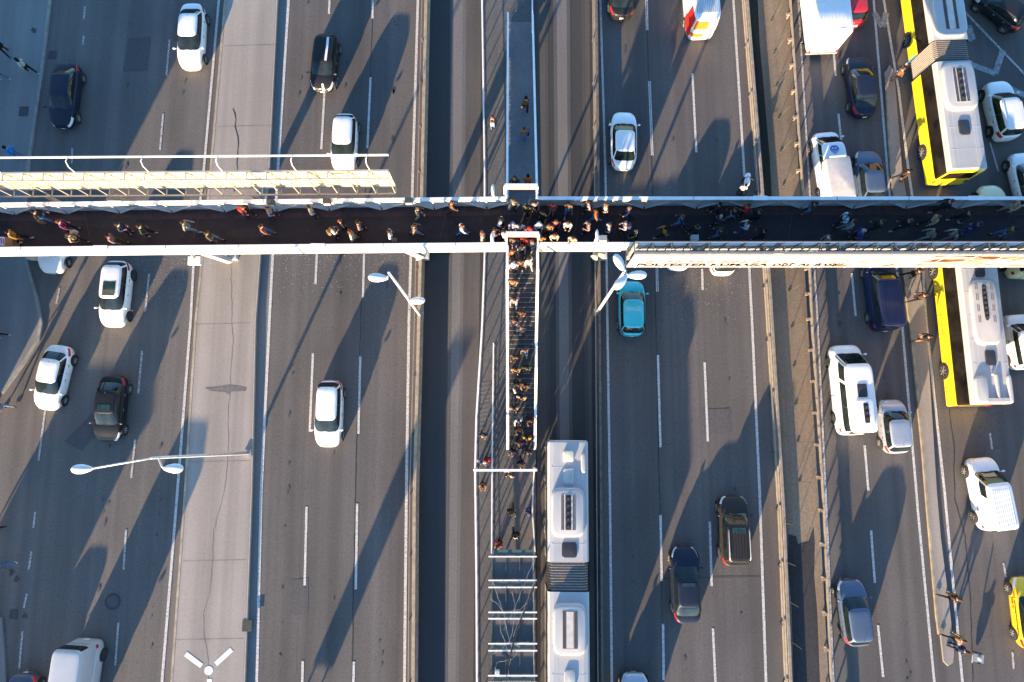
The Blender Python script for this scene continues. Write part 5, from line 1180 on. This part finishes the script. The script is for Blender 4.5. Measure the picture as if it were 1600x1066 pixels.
for a in ((804,373,175,'D','brown','jeans','dbrown','person in brown jacket directly under the lower gate sign, left',{}),
 (820,372,180,'E','red','black','brown','person in red pink top directly under the lower gate sign, right',{}),
 (832,376,170,'C','mauve','jeans','tan','person in mauve brown coat at the top right of the lower stairs',dict(coat=True)),
 (814,385,180,'D','grey','black','brown','person in grey jacket looking down at the top of the lower stairs',{}),
 (800,391,180,'E','brown','black','rust','person with auburn hair and white mask at the top left of the stairs',dict(mask=True,long_=True)),
 (802,412,180,'D','white','black','light','person in fluffy white hood on the left of the upper flight',dict(hat=('hood','white'))),
 (813,407,180,'E','brown','black','brown','person in brown jacket beside the fluffy white hood',{}),
 (827,406,0,'A','white','grey','brown','person in white scarf and grey coat climbing the right of the upper flight',{}),
 (801,438,180,'D','tan','black','rust','person in tan jacket holding a white bag on the upper flight',dict(bag='white')),
 (804,466,175,'A','pink','gjeans','brown','person in pink lilac sweater and pale jeans on the upper flight',{}),
 (814,487,180,'D','dbrown','black','brown','person in dark brown jacket, arms wide, on the upper flight',{}),
 (803,500,175,'E','navy','black','rust','person with auburn hair and white mask low on the upper flight',dict(mask=True,long_=True)),
 (815,513,10,'C','navy','black','tan','person in navy and tan hoodie low on the upper flight',{}),
 (820,546,180,'A','tan','jeans','tan','person in tan jacket and blue jeans at the stair landing',{}),
 (804,556,180,'D','brown','black','brown','person in brown coat on the left of the stair landing',{}),
 (806,576,180,'E','tan','black','brown','person in tan coat just below the stair landing',{}),
 (823,573,180,'D','dgreen','black','dbrown','person in dark green jacket on the right below the landing',{}),
 (808,599,180,'E','black','black','dbrown','person in black with white bag on the lower flight',dict(bag='white')),
 (821,601,180,'D','brown','black','dbrown','person in brown jacket beside the white bag on the lower flight',{}),
 (815,620,180,'C','beige','black','dbrown','person in beige jacket alone on the lower flight',{}),
 (803,637,180,'D','mauve','navy','dbrown','person in mauve and navy coat against the left handrail',{}),
 (810,656,180,'A','white','jeans','brown','person in white and blue top low on the lower flight',{}),
 (829,656,180,'D','dbrown','black','brown','person in dark brown jacket against the right handrail',{}),
 (811,670,180,'E','black','black','rust','person in black with rusty brown hair near the foot of the stairs',dict(long_=True)),
 (823,684,180,'D','gold','black','dbrown','person in golden yellow jacket near the foot of the stairs',{}),
 (811,692,180,'C','navy','black','tan','person in navy jacket with lilac sleeves near the foot of the stairs',{}),
 (801,705,180,'D','navy','black','brown','person in navy with white collar on the last step at left',{}),
 (825,706,180,'C','navy','navy','tan','person in navy coat at the right foot of the stairs',dict(coat=True)),
 (814,724,190,'B','black','black','brown','person in black just above the white crossbar',dict(bag='lilac')),
 (798,741,90,'A','cream','black','tan','person in cream collar and black just below the white crossbar',{})):
    z=on_stairs(a[0],a[1]); k_=int(a[0]*7+a[1])%4; P_(a[0],a[1],z,a[2]+(k_-1.5)*14,('D','E','C','F')[k_] if a[3] in 'DE' else a[3],a[4],a[5],a[6],a[7],group=GS,**a[8])
for a in ((754,680,180,'C','navy','navy','light','person in navy and white jacket left of the inner platform railing',dict(bag=None)),
 (760,719,185,'D','red','black','brown','person in bright red jacket above the white crossbar',{}),
 (752,722,170,'E','white','jeans','navy','person in white and blue beside the red jacket',{}),
 (754,759,180,'D','tan','black','brown','person in tan and black below the white crossbar at left',{}),
 (799,800,180,'B','black','dbrown','brown','person in black jacket and brown trousers on the open platform',{}),
 (827,801,90,'D','blue','black','brown','person in deep blue jacket at the right platform railing',{}),
 (805,837,185,'A','black','black','black','person in black with a white beanie on the open platform',dict(hat=('beanie','white'),shoe='white')),
 (780,851,150,'D','maroon','black','brown','person in dark red at the canopy corner',{})):
    P_(a[0],a[1],.165,a[2],a[3],a[4],a[5],a[6],a[7],group=GP,**a[8])
P_(769,184,.165,0,'E','black','jeans','brick','person in black jacket with pale backpack on the upper platform',pack='light',group=GP)
def zn(y): return max(.165,DZ-(y-13.75)/15.55*(DZ-.17)-.13) if y>13.75 else DZ
for a in ((822,155,0,'A','brown','black','dbrown','person in brown jacket highest on the upper stairs',{}),(819,203,0,'F','tan','jeans','tan','person in tan jacket with a purple blue bag on the upper stairs',dict(bag='bluebag')),
 (804,279,0,'E','dbrown','black','dbrown','person in dark patterned jacket above the upper gate sign',{}),(825,277,0,'D','orange','black','dbrown','person in bright orange jacket above the upper gate sign',{})):
    z=3.
    for _ in range(15): z=zn(G(a[0],a[1],z+1.63).y)
    P_(a[0],a[1],z,a[2],a[3],a[4],a[5],a[6],a[7],group=GP,**a[8])
# people on the streets (feet position given where the head is outside the frame)
P_(1412,108,.16,-60,'U','brown','black','tan','person in brown jacket lifting a blue and white pole beside the articulated bus',group=GP)
P_(1421,267,.16,-90,'B','dbrown','black','black','person in dark brown jacket with pale collar on the traffic island',group=GP)
P_(1446,461,.16,-80,'A','dbrown','black','brown','person in dark brown below the billboard beside the yellow bus, upper one',group=GP)
P_(1438,423,.16,-90,'B','dbrown','black','brown','person half hidden by the billboard at the yellow bus wheel',group=GP)
P_(1453,526,.16,-90,'A','black','tan','brown','person in black jacket and tan trousers beside the yellow bus, lower one',group=GP)
P_(1498,937,.16,-100,'A','dbrown','black','tan','person in dark brown crossing the lower traffic island',group=GP)
P_(1505,1002,.16,-100,'A','tan','black','tan','person in tan brown jacket behind the pushed cart',group=GP)
P_(1510,1019,.16,-100,'D','navy','navy','brown','person in navy jacket pushing the small two wheeled cart',group=GP)
P_(27,94,.15,60,'A','white','black','dbrown','person in beige top with long dark hair on the upper left sidewalk',long_=True,shoe='white',group=GP)
P_(0,0,.15,40,'B','black','black','black','person all in black cut by the left edge on the upper sidewalk',foot=(14,84),group=GP)
P_(0,0,.15,70,'A','black','jeans','black','person in pale blue jeans cut by the left edge',foot=(8,124),shoe='white',group=GP)
P_(8,231,.15,70,'C','bright','jeans','black','person in bright blue jacket by the lamp rail at left',group=GP)
P_(0,0,.15,90,'A','black','black','black','person in black with white shoes cut by the left edge mid height',foot=(7,526),shoe='white',group=GP)
P_(0,0,.01,75,'A','tan','gjeans','brown','person in tan jacket stepping off the left sidewalk corner',foot=(16,636),group=GP)
P_(0,0,.01,100,'B','black','black','black','person in black whose shoes show at the left edge, lower down',foot=(0,822),group=GP)
P_(0,0,.01,80,'A','yellow','jeans','brown','person in yellow and jeans at the left edge near the bottom',foot=(18,880),shoe='white',group=GP)
# pole held by the person by the bus, cart, motorcycle
a,b=G(1402,112,1.2),G(1432,86,2.1); tag(MB().tube([a,b],.02,6).tube([a.lerp(b,.55),b],.045,6,1).obj('squeegee_pole',[WHITE,mat('pole blue',(.02,.2,.5),.4)]),'blue and white pole held up to the articulated bus wheel','pole')
p=G(1512,1024,.16); ct=empty('hand_cart',(p.x,p.y,.16),R(-100),'small silver two wheeled cart pushed at the lower island nose','cart')
MB().box((0,.35,.42),(.5,.7,.05)).obj('cart_tray',[GREY],ct); MB().tube([(-.22,0,.42),(-.22,-.35,.95),(.22,-.35,.95),(.22,0,.42)],.02,6).obj('handle',[GALV],ct)
for s_ in(-1,1): add_wheel(ct,s_*.3,.4,.24,.06)
tag(rbox(MB(),0,0,0,.16,.09,.12,.03,4).obj('bundle',[mcol(CC['white'])],None,True),'white bundle on the small silver cart','bundle').location=(p.x+.40,p.y-.06,.61)
p=G(1163,296,.5); mo=empty('motorcycle',(p.x,p.y,.01),R(-12),'motorcycle half hidden above the footbridge beside the right median barrier','motorcycle')
rbox(MB(),0,-.15,.55,.92,.17,.55,.08,3).obj('seat',[BLACK],mo,True); m=MB(); m.ball((0,.4,.85),.22,.38,.24,12,8); m.obj('fuel_tank',[COL['white']],mo,True); m=MB(); m.ball((0,.85,.75),.2,.22,.32,10,8); m.obj('fairing',[COL['white']],mo,True)
MB().tube([(-.36,.5,1.08),(0,.68,1.0),(.36,.5,1.08)],.02,6).obj('handlebar',[DARK],mo)
for y in(-.72,.78):
    e=bpy.data.objects.new('wheel',None); col.objects.link(e); e.parent=mo; e.location=(-.05,y,.31); ty,ri=wheel_mesh(.31,.12); inst('tyre',ty,e); inst('rim',ri,e)
J=dict(POSES['D']); 
P_(1165,291,.0,-12,'D','white','black','black','motorcycle rider in white jacket and white helmet above the footbridge',hat=('beanie','white'),group=GP,scale=.92)
# stacked boxes at the left end of the deck
p=G(2,380,d+.3); m=MB(); m.box((0,0,.3),(1.0,.55,.6)); tag(m.obj('cardboard_box',[mat('cardboard',(.33,.19,.08),.8,var=.15)]),'brown cardboard box at the left end of the footbridge deck','box').location=(p.x+.35,p.y,d)
m=MB(); m.box((0,0,.05),(.62,.5,.1)); 
for i in range(6): m.box((-.2+.1*i,.0,.105),(.06,.36-.04*(i%3),.012),1+i%2)
tag(m.obj('goods_tray',[COL['white'],mat('blue print',(.05,.15,.5),.5),mat('red print',(.5,.06,.06),.5)]),'white tray with blue and red goods on the cardboard box','tray').location=(p.x+.12,p.y,d+.601)
